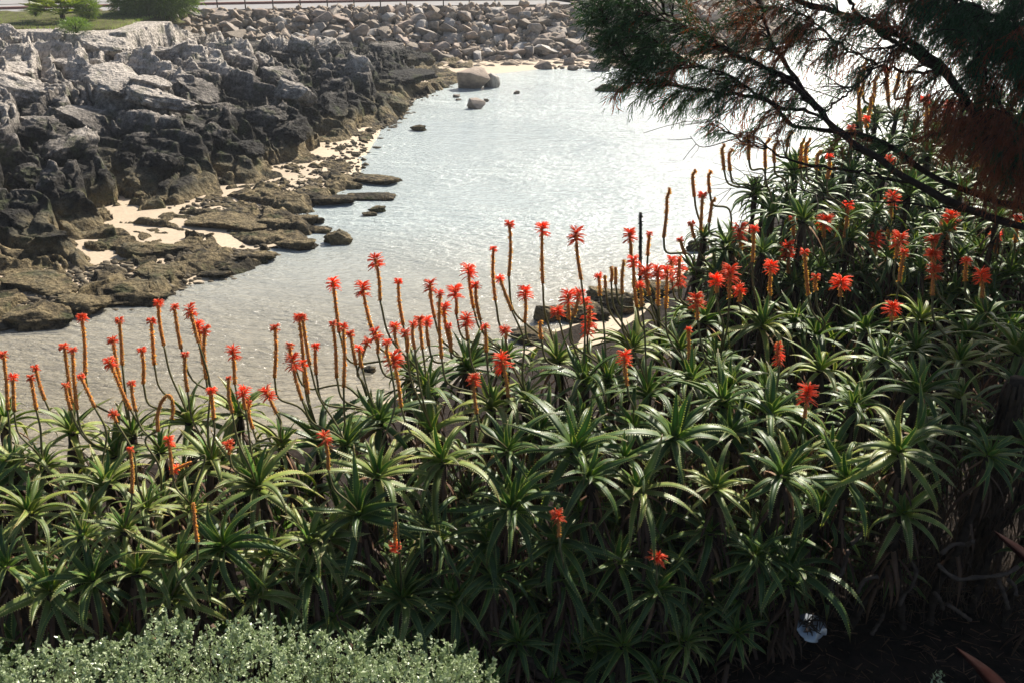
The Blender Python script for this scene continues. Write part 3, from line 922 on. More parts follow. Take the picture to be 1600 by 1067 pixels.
# ------------------------------------------------------------------ aloes
def leaf_geo(L, W, th0, bend, curl, yaw, nseg=13, teeth=True, dry=False, seed=0):
    rs = random.Random(seed)
    mb = MB()
    th, az = th0, 0.0
    c = np.zeros(3); ds = L / nseg
    cs, dirs = [c.copy()], []
    for i in range(nseg):
        s = (i + .5) / nseg
        th = th0 - bend * s ** 1.25 + curl * max(0, s - .65) ** 2 * 8
        az = yaw * s * s * 1.4
        d = np.array([math.cos(th) * math.cos(az), math.cos(th) * math.sin(az), math.sin(th)])
        c = c + d * ds; cs.append(c.copy()); dirs.append(d)
    dirs.append(dirs[-1])
    vs, us, marg = [], [], []
    for i in range(nseg):
        s = i / nseg
        d = dirs[i]
        side = np.cross(np.array([0, 0, 1.0]), d); side /= np.linalg.norm(side) + 1e-9
        up = np.cross(d, side)
        w = W * 0.5 * (1 - s ** 1.7) ** 0.9 * (0.86 + 0.3 * math.sin(min(s * 4, 1.57)))
        t = w * (0.42 if not dry else .12)
        gut = 0.34 * w
        L_, R_ = cs[i] + side * w + up * gut, cs[i] - side * w + up * gut
        vs += [L_, cs[i] + up * 0.02 * w, R_, cs[i] - up * t]
        us += [(0, s), (.5, s), (1, s), (.5, s)]
        marg.append((L_, R_, side, d))
    tip = cs[-1]; vs.append(tip); us.append((.5, 1))
    fs = []
    for i in range(nseg - 1):
        a, b = i * 4, (i + 1) * 4
        for k in range(4):
            fs.append((a + k, a + (k + 1) % 4, b + (k + 1) % 4, b + k))
    a = (nseg - 1) * 4
    for k in range(4): fs.append((a + k, a + (k + 1) % 4, len(vs) - 1))
    mb.add(vs, fs, us)
    if teeth:
        sp = 0.0155; nt = int(L / sp)
        tv, tf, tu = [], [], []
        for k in range(1, nt - 1):
            s = k / nt * (nseg - 1); i = int(s); f = s - i
            if i >= nseg - 1: continue
            for sg, j in ((1, 0), (-1, 1)):
                q = marg[i][j] * (1 - f) + marg[i + 1][j] * f
                d = marg[i][3]; side = marg[i][2] * sg
                hgt = 0.0095 * (1.15 - 0.5 * k / nt) * rs.uniform(.8, 1.2)
                n0 = len(tv)
                tv += [q - d * .0055 - side * .002, q + d * .0055 - side * .002, q + side * hgt + d * .0035]
                tf.append((n0, n0 + 1, n0 + 2)); tu += [(0, k / nt)] * 3
        mb.add(tv, tf, tu)
    return mb

LEAF = {}
rs = random.Random(4)
for cl, (th0, bend, curl, L, W) in enumerate([(1.30, .50, 0.0, .25, .036), (1.05, 1.0, 0, .38, .046), (.80, 1.8, 0.1, .49, .044), (.52, 2.1, .1, .52, .045), (.15, 1.9, .3, .49, .043)]):
    LEAF[cl] = [leaf_geo(L * rs.uniform(.9, 1.1), W * rs.uniform(.9, 1.1), th0 + rs.uniform(-.1, .1), bend * rs.uniform(.65, 1.3), curl + rs.uniform(-.1, .25), rs.uniform(-.5, .5), seed=cl * 9 + k) for k in range(7)]
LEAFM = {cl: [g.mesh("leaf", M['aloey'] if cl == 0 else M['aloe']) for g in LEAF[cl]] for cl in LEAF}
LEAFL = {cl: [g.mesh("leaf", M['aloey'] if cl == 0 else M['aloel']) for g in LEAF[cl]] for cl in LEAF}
DRY = [leaf_geo(.36, .03, -.5, 1.0, .3, rs.uniform(-.6, .6), teeth=False, dry=True, seed=70 + k) for k in range(4)]
DRYM = [g.mesh("dry_leaf", M['aloedt']) for g in DRY]
# coarse leaves for plants far back
CO = {cl: [leaf_geo(.42 if cl else .26, .060, th0, b_, .1, rs.uniform(-.5, .5), nseg=6, teeth=False) for k in range(3)] for cl, (th0, b_) in enumerate([(1.3, .5), (.9, 1.1), (.45, 1.5), (0, 1.3)])}

def xf(mb, mat4):
    v = np.concatenate(mb.v)
    m = np.array(mat4)
    return v @ m[:3, :3].T + m[:3, 3]

def rosette_layout(n, rs):
    out = []
    for i in range(n):
        t = i / (n - 1)
        cl = min(4, int(t * 5.0))
        out.append((cl, i * 2.39996 + rs.uniform(-.4, .4), rs.uniform(.74, 1.14), 0.0 - t * 0.05, rs.uniform(-.3, .3)))
    return out

FARM, UGSRC = [], []
for k in range(6):
    rr_ = random.Random(50 + k); mb = MB()
    for i in range(24):
        t = i / 23; cl = min(3, int(t * 4)); src = rr_.choice(CO[cl])
        m4 = Matrix.Rotation(i * 2.4 + rr_.uniform(-.3, .3), 4, 'Z') @ Matrix.Translation((.012, 0, -t * .05)) @ Matrix.Scale(rr_.uniform(.9, 1.15), 4)
        mb.add(xf(src, m4), [f for f in src.f], np.concatenate(src.uv))
    FARM.append(mb.mesh("aloe_plant", M['aloe'])); UGSRC.append(mb)

STEMM, SKIRT = [], []
for k in range(5):
    rr_ = random.Random(90 + k); mb = MB()
    pts = [np.array([0, 0, 0.0])]
    dx, dy = rr_.uniform(-.25, .25), rr_.uniform(.0, .35)
    for t in (.25, .5, .75, 1.0):
        pts.append(np.array([dx * t * 1.2 + rr_.uniform(-.06, .06), dy * t * t * 1.5 + rr_.uniform(-.05, .05), -1.35 * t]))
    sp = spline(pts, 16)
    tube(mb, sp, np.linspace(.030, .026, len(sp)) * np.array([1 + .25 * math.sin(i * 2.1) for i in range(len(sp))]), 7)
    STEMM.append(mb.mesh("stem", M['stemdry']))
    mb = MB()
    for j in range(26):
        t = rr_.uniform(.02, .55); q = sp[int(t * (len(sp) - 1))]
        g = rr_.choice(DRY)
        m4 = Matrix.Translation(q) @ Matrix.Rotation(rr_.uniform(0, 6.28), 4, 'Z') @ Matrix.Rotation(rr_.uniform(.0, .5), 4, 'Y') @ Matrix.Scale(rr_.uniform(.6, 1.1), 4)
        mb.add(xf(g, m4), g.f, np.concatenate(g.uv))
    SKIRT.append(mb.mesh("dry_leaf_skirt", M['aloed']))

# canopy surface of the thicket: where the line of sight through a pixel meets it
def canopy(px, py):
    ang = math.atan2(-raydir(px, py)[2], raydir(px, py)[1])
    back = px > 1075 and py < 462 - max(0, (px - 1400)) * 0.02
    if back:
        p = Pz(px, py, 4.25)
        if p[1] < 9.4:
            Yf = 9.5 + (462 - py) * 0.003
            p = PY(px, py, Yf)
        return p, True
    zc = 4.02
    p = Pz(px, py, zc)
    yf = 4.35 if px < 250 else (4.35 + (px - 250) / 450 * 0.75 if px < 700 else 5.1 + (px - 700) / 900 * .35)
    if p[1] < yf:
        d = raydir(px, py)
        # front face leans: Y = yf - 0.28*(zc - z)
        t = (yf - 0.28 * (zc - CAM_Z)) / (d[1] - 0.28 * d[2])
        p = np.array([0, 0, CAM_Z]) + d * t
    return p, False

main = [(8, 655, 130), (112, 668, 150), (205, 672, 150), (68, 722, 150), (165, 750, 140), (45, 795, 200), (400, 755, 225), (295, 652, 150), (372, 642, 140), (195, 822, 110),
        (128, 835, 90), (78, 918, 200), (143, 902, 160), (8, 880, 150), (268, 930, 180), (228, 788, 140), (345, 850, 160), (484, 842, 180), (486, 890, 170), (250, 700, 140), (330, 715, 150),
        (440, 690, 160), (590, 740, 180), (592, 655, 150), (668, 605, 180), (540, 690, 150), (690, 715, 225), (627, 930, 150), (708, 932, 170), (690, 838, 170), (772, 895, 150), (792, 700, 160),
        (898, 698, 190), (915, 592, 175), (822, 618, 140), (768, 630, 140), (870, 842, 170), (1026, 920, 150), (998, 762, 190), (1054, 682, 185), (1130, 625, 175), (1205, 640, 170), (1222, 738, 190),
        (1118, 758, 165), (1182, 862, 130), (1283, 572, 165), (1334, 628, 115), (1436, 608, 175), (1405, 702, 175), (1412, 798, 130), (1548, 708, 140), (1430, 540, 135), (1512, 520, 140), (1592, 545, 150),
        (988, 540, 160), (950, 590, 150), (1062, 540, 150), (1100, 495, 140), (1192, 505, 150), (1242, 500, 140), (1352, 510, 150), (1440, 495, 150), (1540, 495, 150), (1012, 610, 150), (1080, 590, 150),
        (810, 1000, 150), (1072, 998, 110), (1152, 985, 110), (1028, 1050, 120), (520, 960, 140), (400, 925, 150), (1236, 908, 90), (870, 560, 150), (730, 570, 150), (640, 575, 130), (790, 555, 130),
        (1380, 560, 130), (1500, 560, 120), (1590, 600, 120), (560, 800, 170), (800, 790, 160), (920, 740, 150), (300, 790, 150), (20, 720, 130),
        # back thicket
        (1205, 395, 120), (1135, 385, 110), (1328, 368, 150), (1255, 340, 110), (1290, 300, 110), (1180, 300, 100), (1240, 270, 95), (1440, 420, 120), (1390, 400, 120), (1500, 400, 120), (1580, 420, 120),
        (1500, 300, 110), (1420, 300, 110), (1580, 260, 100), (1380, 240, 90), (1330, 270, 100), (1300, 235, 80), (1450, 240, 80), (1520, 225, 80), (1120, 430, 110), (1150, 455, 110), (1100, 365, 80),
        (1560, 340, 110), (1340, 190, 60), (1400, 185, 60), (1460, 170, 60), (1530, 160, 60), (1595, 190, 70), (1240, 440, 120), (1310, 440, 120), (1370, 330, 110)]
FRONT_AREA = [(-30, 655), (100, 655), (200, 665), (300, 645), (400, 660), (480, 655), (560, 600), (640, 575), (740, 565), (860, 545), (930, 525), (1010, 500), (1100, 485), (1240, 488), (1630, 480),
              (1630, 560), (1500, 640), (1450, 740), (1340, 720), (1280, 850), (1200, 880), (1130, 1000), (1000, 1060), (780, 1040), (600, 990), (300, 975), (-30, 950)]
BACK_AREA = [(1085, 372), (1115, 350), (1165, 290), (1230, 250), (1290, 215), (1330, 170), (1420, 150), (1630, 130), (1630, 430), (1100, 462), (1092, 420)]
plants = [(x, y, d, True) for x, y, d in main]
rs = random.Random(12)
def inside(poly, x, y):
    return float(poly_sd(np.array([x * 1.0]), np.array([y * 1.0]), poly)[0]) > 0
def fill(poly, tries, lim, bb):
    n = 0
    for _ in range(tries):
        x, y = rs.uniform(bb[0], bb[1]), rs.uniform(bb[2], bb[3])
        if not inside(poly, x, y): continue
        p, bk = canopy(x, y)
        D = (p - np.array([0, 0, CAM_Z])) @ FWD
        dia = rs.uniform(.58, .78) * FPX / D
        ok = True
        for (a, b, d, _) in plants:
            pb = 1 if b > 470 else 2
            if math.hypot(x - a, (y - b) * 1.5) < 0.40 * (d + dia) / 2: ok = False; break
        if ok:
            plants.append((x, y, dia, False)); n += 1
            if n >= lim: break
fill(FRONT_AREA, 5000, 92, (-30, 1630, 480, 1060))
fill(BACK_AREA, 4000, 85, (1080, 1630, 130, 465))
# a few just outside the frame so the thicket does not stop at its edge
for x, y in ((-60, 700), (-70, 820), (-60, 920), (1660, 560), (1670, 640), (1650, 420), (1660, 300), (1645, 690), (1665, 770), (1700, 620), (1720, 700), (1650, 850)):
    plants.append((x, y, 140, False))

ALOES = []
def rows_words(px, py, bk):
    if bk:
        if py < 215: r = "far thicket behind the conifer crown"
        elif py < 255: r = "top of far thicket under crossing limbs"
        elif py < 290: r = "far thicket under the crossing limbs"
        elif py < 360: r = "far thicket below the lowest limb"
        else: r = "shaded foot of the far thicket"
    else:
        if py < 530: r = "waterside crest of the near thicket"
        elif py < 600: r = "tier just behind the thicket crest"
        elif py < 680: r = "upper slope of the near thicket" if px > 450 else "waterside edge of the sunny thicket"
        elif py < 770: r = "middle of the near thicket"
        elif py < 880: r = "lower slope of the near thicket"
        else: r = "dark foot of the thicket" if px > 780 else "foot of thicket above the hedge"
    return r
PROPS = []
for idx, (px_, py_, dia, mn) in enumerate(plants):
    p, bk = canopy(px_, py_)
    D = (p - np.array([0, 0, CAM_Z])) @ FWD
    if not mn: p = p + np.array([0, rs.uniform(-.05, .25), -rs.uniform(0.05, .3)])
    size = dia * D / FPX
    scl = size / 0.74
    scl = max(.55, min(1.25, scl)) * rs.uniform(.74, 1.15)
    front = (py_ > 650 and px_ > 450) or py_ > 800
    tilt = rs.uniform(.25, .55) if front else rs.uniform(.0, .28)
    taz = -math.pi / 2 + rs.uniform(-.6, .6) if front else rs.uniform(0, 6.28)
    axis = Vector((math.cos(taz + math.pi / 2), math.sin(taz + math.pi / 2), 0))
    rot = Matrix.Rotation(tilt, 4, axis)
    far = D > 10.2
    t = thing("aloe_plant", tuple(p), None, "aloe", "aloes of the flowering thicket")
    t.rotation_euler = (0, 0, 0)
    if far:
        o = link("rosette", FARM[idx % 6], t)
        o.matrix_local = rot @ Matrix.Rotation(rs.uniform(0, 6.28), 4, 'Z') @ Matrix.Scale(scl, 4)
    else:
        n = rs.randint(20, 25) if mn else rs.randint(15, 19)
        a0 = rs.uniform(0, 6.28)
        for _k in range(rs.randint(1, 4)):
            o = link("dry_leaf", rs.choice(DRYM), t)
            o.matrix_local = rot @ Matrix.Rotation(rs.uniform(0, 6.28), 4, 'Z') @ Matrix.Translation((.014, 0, -.06)) @ Matrix.Scale(scl * rs.uniform(.8, 1.2), 4)
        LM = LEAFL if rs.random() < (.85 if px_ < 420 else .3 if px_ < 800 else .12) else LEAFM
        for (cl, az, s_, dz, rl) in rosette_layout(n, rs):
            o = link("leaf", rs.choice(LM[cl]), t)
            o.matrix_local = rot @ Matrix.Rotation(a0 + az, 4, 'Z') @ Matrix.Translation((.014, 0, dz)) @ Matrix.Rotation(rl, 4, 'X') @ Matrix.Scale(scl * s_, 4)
    k = rs.randrange(5)
    g = float(bank_z(np.array([[p[0]]]), np.array([[p[1]]]))[0, 0])
    hs = max(.3, (p[2] - g) / 1.3)
    st = link("stem", STEMM[k], t); st.location = (0, 0, -.03); st.scale = (1, 1, hs); rz = rs.uniform(-.8, .8); st.rotation_euler = (0, 0, rz)
    if not far:
        sk = link("dry_leaf_skirt", SKIRT[k], t, kind="stuff"); sk.location = (0, 0, -.05); sk.scale = (1, 1, max(.8, min(1.2, hs))); sk.rotation_euler = (0, 0, rz)
    ALOES.append(dict(o=t, px=px_, py=py_, p=p, D=D, dia=dia, bk=bk, main=mn, heads=0, red=0))

# deep undergrowth of leaves below the canopy, too dense to count
ug = []
for poly, cnt, bb in ((FRONT_AREA, 190, (-30, 1630, 480, 1000)), (BACK_AREA, 200, (1080, 1630, 140, 465))):
    got = 0
    while got < cnt:
        x, y = rs.uniform(bb[0], bb[1]), rs.uniform(bb[2], bb[3])
        if not inside(poly, x, y): continue
        got += 1
        p, bk = canopy(x, y)
        ug.append((p + np.array([rs.uniform(-.1, .1), rs.uniform(.1, .6), -rs.uniform(.55, 1.15)]), rs.uniform(.7, 1.1)))
mbu = MB()
UGV, UGF, UGU, off_ = [], [], [], 0
for p, sc_ in ug:
    me_ = rs.choice(UGSRC)
    m4 = Matrix.Translation(p) @ Matrix.Rotation(rs.uniform(0, 6.28), 4, 'Z') @ Matrix.Scale(sc_, 4)
    UGV.append(xf(me_, m4)); UGF += [[i + off_ for i in f] for f in me_.f]; UGU.append(np.concatenate(me_.uv)); off_ += len(UGV[-1])
link("aloe_undergrowth", raw_mesh("aloe_undergrowth", np.concatenate(UGV), UGF, M['aloe'], True, np.concatenate(UGU)), kind="stuff")

# ------------------------------------------------------------------ flower spikes
# (x top, y top, head px, x bottom, y bottom of the dried part); head 0 = dried only, >=0
FL = [(5, 548, 12, 12, 640), (20, 583, 14, 22, 642), (48, 585, 12, 57, 640), (54, 570, 11, 70, 625), (100, 535, 13, 112, 630), (113, 541, 11, 120, 640), (128, 490, 15, 133, 585), (125, 583, 10, 148, 636),
      (102, 597, 9, 111, 640), (186, 495, 11, 191, 570), (176, 525, 14, 190, 610), (170, 557, 17, 204, 640), (221, 542, 11, 224, 600), (236, 496, 11, 241, 570), (247, 467, 14, 256, 540), (272, 475, 11, 283, 545),
      (296, 476, 18, 310, 535), (309, 500, 18, 318, 570), (320, 507, 16, 322, 592), (289, 549, 10, 293, 612), (364, 540, 20, 367, 600), (381, 602, 20, 384, 640), (330, 604, 14, 334, 655),
      (175, 642, 14, 182, 660), (205, 594, 10, 212, 642), (357, 587, 7, 363, 645), (388, 625, 9, 395, 670), (415, 604, 22, 432, 645), (263, 680, 16, 269, 740), (203, 697, 10, 206, 770),
      (356, 688, 16, 358, 710), (302, 783, 0, 308, 846), (506, 674, 20, 513, 733), (430, 506, 13, 429, 590), (467, 489, 15, 476, 600), (472, 490, 12, 484, 570), (456, 553, 24, 472, 625),
      (453, 536, 12, 457, 560), (474, 562, 12, 481, 615), (493, 536, 12, 494, 585), (520, 433, 18, 530, 520), (566, 440, 22, 580, 512), (586, 397, 22, 594, 470), (520, 500, 10, 526, 590), (536, 504, 14, 537, 605),
      (547, 516, 13, 556, 570), (622, 434, 10, 630, 508), (561, 539, 12, 566, 575), (586, 512, 18, 590, 552), (575, 528, 14, 562, 570), (617, 504, 16, 622, 545), (634, 514, 14, 636, 550), (614, 547, 28, 627, 636),
      (672, 436, 19, 679, 497), (687, 452, 14, 690, 560), (693, 472, 20, 704, 540), (710, 445, 22, 713, 492), (731, 411, 22, 740, 482), (743, 440, 14, 750, 500), (729, 488, 24, 731, 530), (655, 494, 16, 660, 545),
      (645, 502, 12, 648, 545), (667, 494, 16, 670, 540), (740, 583, 20, 745, 646), (788, 509, 16, 790, 530), (783, 551, 28, 794, 620), (771, 384, 9, 774, 470), (780, 429, 13, 800, 486), (796, 344, 12, 795, 432),
      (847, 347, 20, 848, 443), (900, 353, 24, 908, 437), (820, 447, 20, 820, 505), (888, 453, 24, 890, 500), (905, 452, 18, 895, 495), (871, 480, 20, 873, 500), (915, 465, 14, 917, 480), (983, 357, 20, 986, 402),
      (990, 398, 18, 995, 480), (935, 427, 11, 938, 462), (955, 416, 0, 955, 440), (962, 417, 0, 962, 445), (975, 405, 0, 972, 460), (1010, 415, 24, 1015, 462), (1027, 413, 22, 1028, 478), (1042, 415, 20, 1040, 482),
      (1042, 292, 0, 1037, 372), (1050, 400, 14, 1050, 440), (1062, 372, 8, 1070, 398), (1082, 264, 0, 1085, 308), (1098, 300, 12, 1095, 362), (1080, 346, 10, 1085, 372), (1113, 308, 0, 1108, 348), (1107, 266, 0, 1109, 302),
      (1127, 224, 0, 1131, 266), (1140, 232, 0, 1141, 268), (1156, 350, 26, 1157, 402), (1178, 352, 14, 1176, 410), (1142, 413, 28, 1140, 466), (1119, 430, 22, 1120, 458), (1154, 446, 18, 1155, 472), (1205, 407, 20, 1203, 462),
      (1230, 379, 26, 1232, 428), (1257, 388, 12, 1263, 462), (1289, 336, 26, 1288, 372), (1325, 315, 14, 1319, 372), (1395, 299, 22, 1388, 370), (1369, 363, 24, 1366, 402), (1407, 363, 24, 1400, 404),
      (1413, 389, 12, 1405, 440), (1459, 367, 24, 1459, 392), (1459, 391, 24, 1459, 414), (1460, 413, 22, 1457, 462), (1488, 331, 24, 1481, 375), (1534, 420, 22, 1535, 466), (1557, 360, 18, 1556, 396), (1588, 333, 16, 1586, 380),
      (1510, 402, 14, 1508, 440), (1315, 431, 28, 1313, 464), (1395, 473, 24, 1394, 502), (1262, 600, 30, 1257, 652), (1087, 458, 24, 1090, 500), (1076, 510, 10, 1077, 560), (976, 547, 22, 980, 602),
      (870, 795, 20, 873, 838), (1026, 864, 30, 1026, 880), (1275, 428, 12, 1275, 455), (1239, 338, 10, 1240, 368), (1345, 105, 0, 1342, 150), (1366, 118, 0, 1364, 160), (1385, 105, 10, 1388, 160), (1404, 110, 0, 1398, 145),
      (1350, 92, 0, 1348, 140), (1342, 140, 0, 1344, 190), (1360, 145, 0, 1356, 185), (1252, 216, 0, 1251, 262), (1262, 215, 0, 1260, 262), (1279, 235, 0, 1276, 265), (1235, 205, 0, 1230, 230), (1296, 240, 10, 1292, 280),
      (1446, 150, 14, 1446, 195), (1485, 158, 18, 1484, 190), (1390, 246, 16, 1388, 262), (1501, 190, 14, 1500, 215), (1330, 196, 10, 1330, 215), (1354, 182, 10, 1354, 200), (1525, 210, 0, 1526, 262), (1419, 120, 0, 1418, 160),
      (1015, 362, 8, 1012, 400), (1168, 210, 0, 1170, 250), (1198, 215, 0, 1196, 262), (1212, 220, 0, 1210, 255), (758, 505, 12, 760, 550), (604, 530, 12, 610, 570), (700, 505, 10, 704, 550), (845, 500, 0, 846, 530),
      (1000, 440, 12, 1003, 480), (945, 430, 0, 946, 450), (1165, 380, 10, 1166, 410)]
SPECIAL = [  # fully flowering or odd spikes: kind, x top, y top, x bottom, y bottom
    ("full", 1062, 400, 1060, 446, 20), ("full", 922, 478, 918, 522, 20), ("full", 1217, 533, 1217, 568, 14),
    ("bud", 1001, 330, 1000, 440, 9), ("droop", 617, 858, 618, 815, 16), ("arch", 270, 655, 247, 672, 9), ("flat", 272, 733, 300, 722, 14)]

def raceme(ctrl, head, kind, D, seed):
    """spent column along a curve + florets at its top; returns meshes"""
    rs = np.random.RandomState(seed)
    px = D / FPX
    L = np.linalg.norm(np.diff(ctrl, axis=0), axis=1).sum()
    n = len(ctrl)
    Wc = 3.1 * px
    mb = MB()
    tube(mb, ctrl, np.linspace(Wc * .95, Wc * .72, n), 6)
    tan = np.gradient(ctrl, axis=0); tan /= np.linalg.norm(tan, axis=1)[:, None]
    core = mb.mesh("raceme_core", M['rachis'] if kind != "bud" else M['budg'])
    # bracts
    nb = int(L / px * 2.6)
    t = rs.uniform(0, 1, nb) * (n - 1.001); i = t.astype(int); f = (t - i)[:, None]
    c = ctrl[i] * (1 - f) + ctrl[i + 1] * f; d = tan[i]
    a = rs.uniform(0, 6.28, nb)
    u = np.cross(d, [0.3, 1, 0.1]); u /= np.linalg.norm(u, axis=1)[:, None]; w = np.cross(d, u)
    rad = u * np.cos(a)[:, None] + w * np.sin(a)[:, None]
    V, F, U = ribbons(c + rad * Wc * .6, rad + d * rs.uniform(-.7, .5, nb)[:, None], rs.uniform(1.8, 3.6, nb) * px, np.full(nb, 1.9 * px), seed, 0.25, 1)
    br = raw_mesh("dry_bract", V, F, M['bract'] if kind != "bud" else M['budg'], False, U)
    fl = None
    if head > 0:
        hp = head * px
        if kind == "full":
            nf = 90; t0 = rs.uniform(0.0, 1, nf)
            hl = L
        else:
            nf = int(20 + head * 2.2); t0 = rs.uniform(0, 1, nf) ** 1.2
            hl = min(L * .5, hp * (0.75 if head > 15 else .5))
        mbf = MB()
        top = ctrl[-1] + tan[-1] * hp * .12
        dtop = tan[-1]
        uu = np.cross(dtop, [0.3, 1, .1]); uu /= np.linalg.norm(uu); ww = np.cross(dtop, uu)
        for k in range(nf):
            s = t0[k]
            if kind == "full":
                q = ctrl[0] * s + ctrl[-1] * (1 - s)
                fl_len = hp * .62 * (0.35 + 0.65 * min(1, s * 2.5))
            else:
                q = top - dtop * hl * s
                fl_len = hp * rs.uniform(.42, .62)
            a = rs.uniform(0, 6.28)
            r = uu * math.cos(a) + ww * math.sin(a)
            lift = (0.75 - 1.15 * s) if kind != "full" else (0.5 - 1.0 * s)
            if rs.rand() < .12: lift += .6
            dd = r + dtop * lift; dd /= np.linalg.norm(dd)
            p0 = q + r * Wc * .5; p1 = p0 + dd * fl_len * .55; p2 = p1 + (dd - dtop * .35) * fl_len * .5
            tube(mbf, [p0, p1, p2], [.4 * px * head / 22 + .3 * px, .68 * px, .5 * px], 4)
        fl = mbf.mesh("flower_head", M['red'])
    return core, br, fl

def add_spike(x1, y1, head, x0, y0, kind="spike", seed=0):
    # root it in a plausible rosette below
    best, bs = None, 1e9
    isback = y0 < 420 and x0 > 1075 or (y0 < 300)
    for A in ALOES:
        if A['bk'] != bool(isback) and not (x0 > 1000): continue
        dy = A['py'] - y0; dx = A['px'] - x0
        if dy < 12: continue
        tgt = 55 if y0 > 380 else 38
        s = abs(dx - 18) * 1.0 + abs(dy - tgt) * 0.8 + A['heads'] * 28 + (0 if A['main'] else 20)
        if s < bs: bs, best = s, A
    A = best
    D = A['D'] + random.Random(seed).uniform(-.12, .12) - (.28 if y0 > 640 else 0)
    root = np.array(A['p'])
    def w(x, y, dd=0): return P(x, y, D + dd)
    B, T = w(x0, y0), w(x1, y1)
    rootpx = (A['px'], A['py'] - 3)
    dirp = np.array([x0 - x1, y0 - y1], float); dirp /= np.linalg.norm(dirp) + 1e-9
    Lst = math.hypot(rootpx[0] - x0, rootpx[1] - y0)
    k1 = w(x0 + dirp[0] * Lst * .35 + (rootpx[0] - x0) * .12, y0 + dirp[1] * Lst * .38)
    k2 = w(rootpx[0] * .72 + x0 * .28, rootpx[1] * .72 + y0 * .28 + (6 if Lst > 50 else 0))
    st = spline([root, k2, k1, B] if Lst > 25 else [root, B], 15)
    mb = MB(); px = D / FPX
    tube(mb, st - root, np.linspace(1.6 * px, 1.7 * px, len(st)) * (1.0 if D < 12 else 1.2), 6)
    s = link("flower_stalk", mb.mesh("flower_stalk", M['stalk'] if kind != "bud" else M['budg']), A['o'])
    if kind == "arch":
        ctrl = spline([w(247, 674), w(246, 650), w(252, 628), w(263, 617), (w(270, 630)), w(269, 655)], 20)
    elif kind == "droop":
        ctrl = spline([B, (B + T) / 2, T], 8)
    else:
        perp = (B + T) / 2 + RGT * px * random.Random(seed + 1).uniform(-2.5, 2.5)
        ctrl = spline([B, perp, T - (T - B) * .02], 10)
    if kind == "spike" and head == 0 and y1 < 320:      # drying spikes with bent tips
        ctrl[-2:] += RGT * px * 4
    core, br, fl = raceme(ctrl - root, head, kind, D, seed)
    link("raceme", core, s); link("dry_bract_cover", br, s, kind="stuff")
    if fl: link("flower_head", fl, s)
    A['heads'] += 1
    A['red'] += 1 if head > 9 else 0
for k, (x1, y1, h, x0, y0) in enumerate(FL):
    add_spike(x1, y1 + h * .25, h, x0, y0, "spike", 1000 + k)
for k, (kd, x1, y1, x0, y0, h) in enumerate(SPECIAL):
    add_spike(x1, y1, h if kd in ("full", "droop", "flat") else 0, x0, y0, kd if kd != "flat" else "spike", 2000 + k)

items = []
NUM = {1: "one", 2: "two", 3: "three", 4: "four", 5: "five", 6: "six", 7: "seven"}
for A in ALOES:
    if A['red']: f = f"aloe with {NUM.get(A['red'], 'many')} red spike" + ("s" if A['red'] > 1 else "")
    elif A['heads']: f = f"aloe with {'a' if A['heads'] == 1 else NUM.get(A['heads'], 'many')} dried spike" + ("s" if A['heads'] > 1 else "")
    else: f = ("broad " if A['dia'] * A['D'] / FPX > .8 else "") + ("flowerless aloe" if A['main'] else "half hidden aloe")
    items.append((A['o'], f + ", " + rows_words(A['px'], A['py'], A['bk']), A['px']))
finish_labels(items, "toward the conifer")

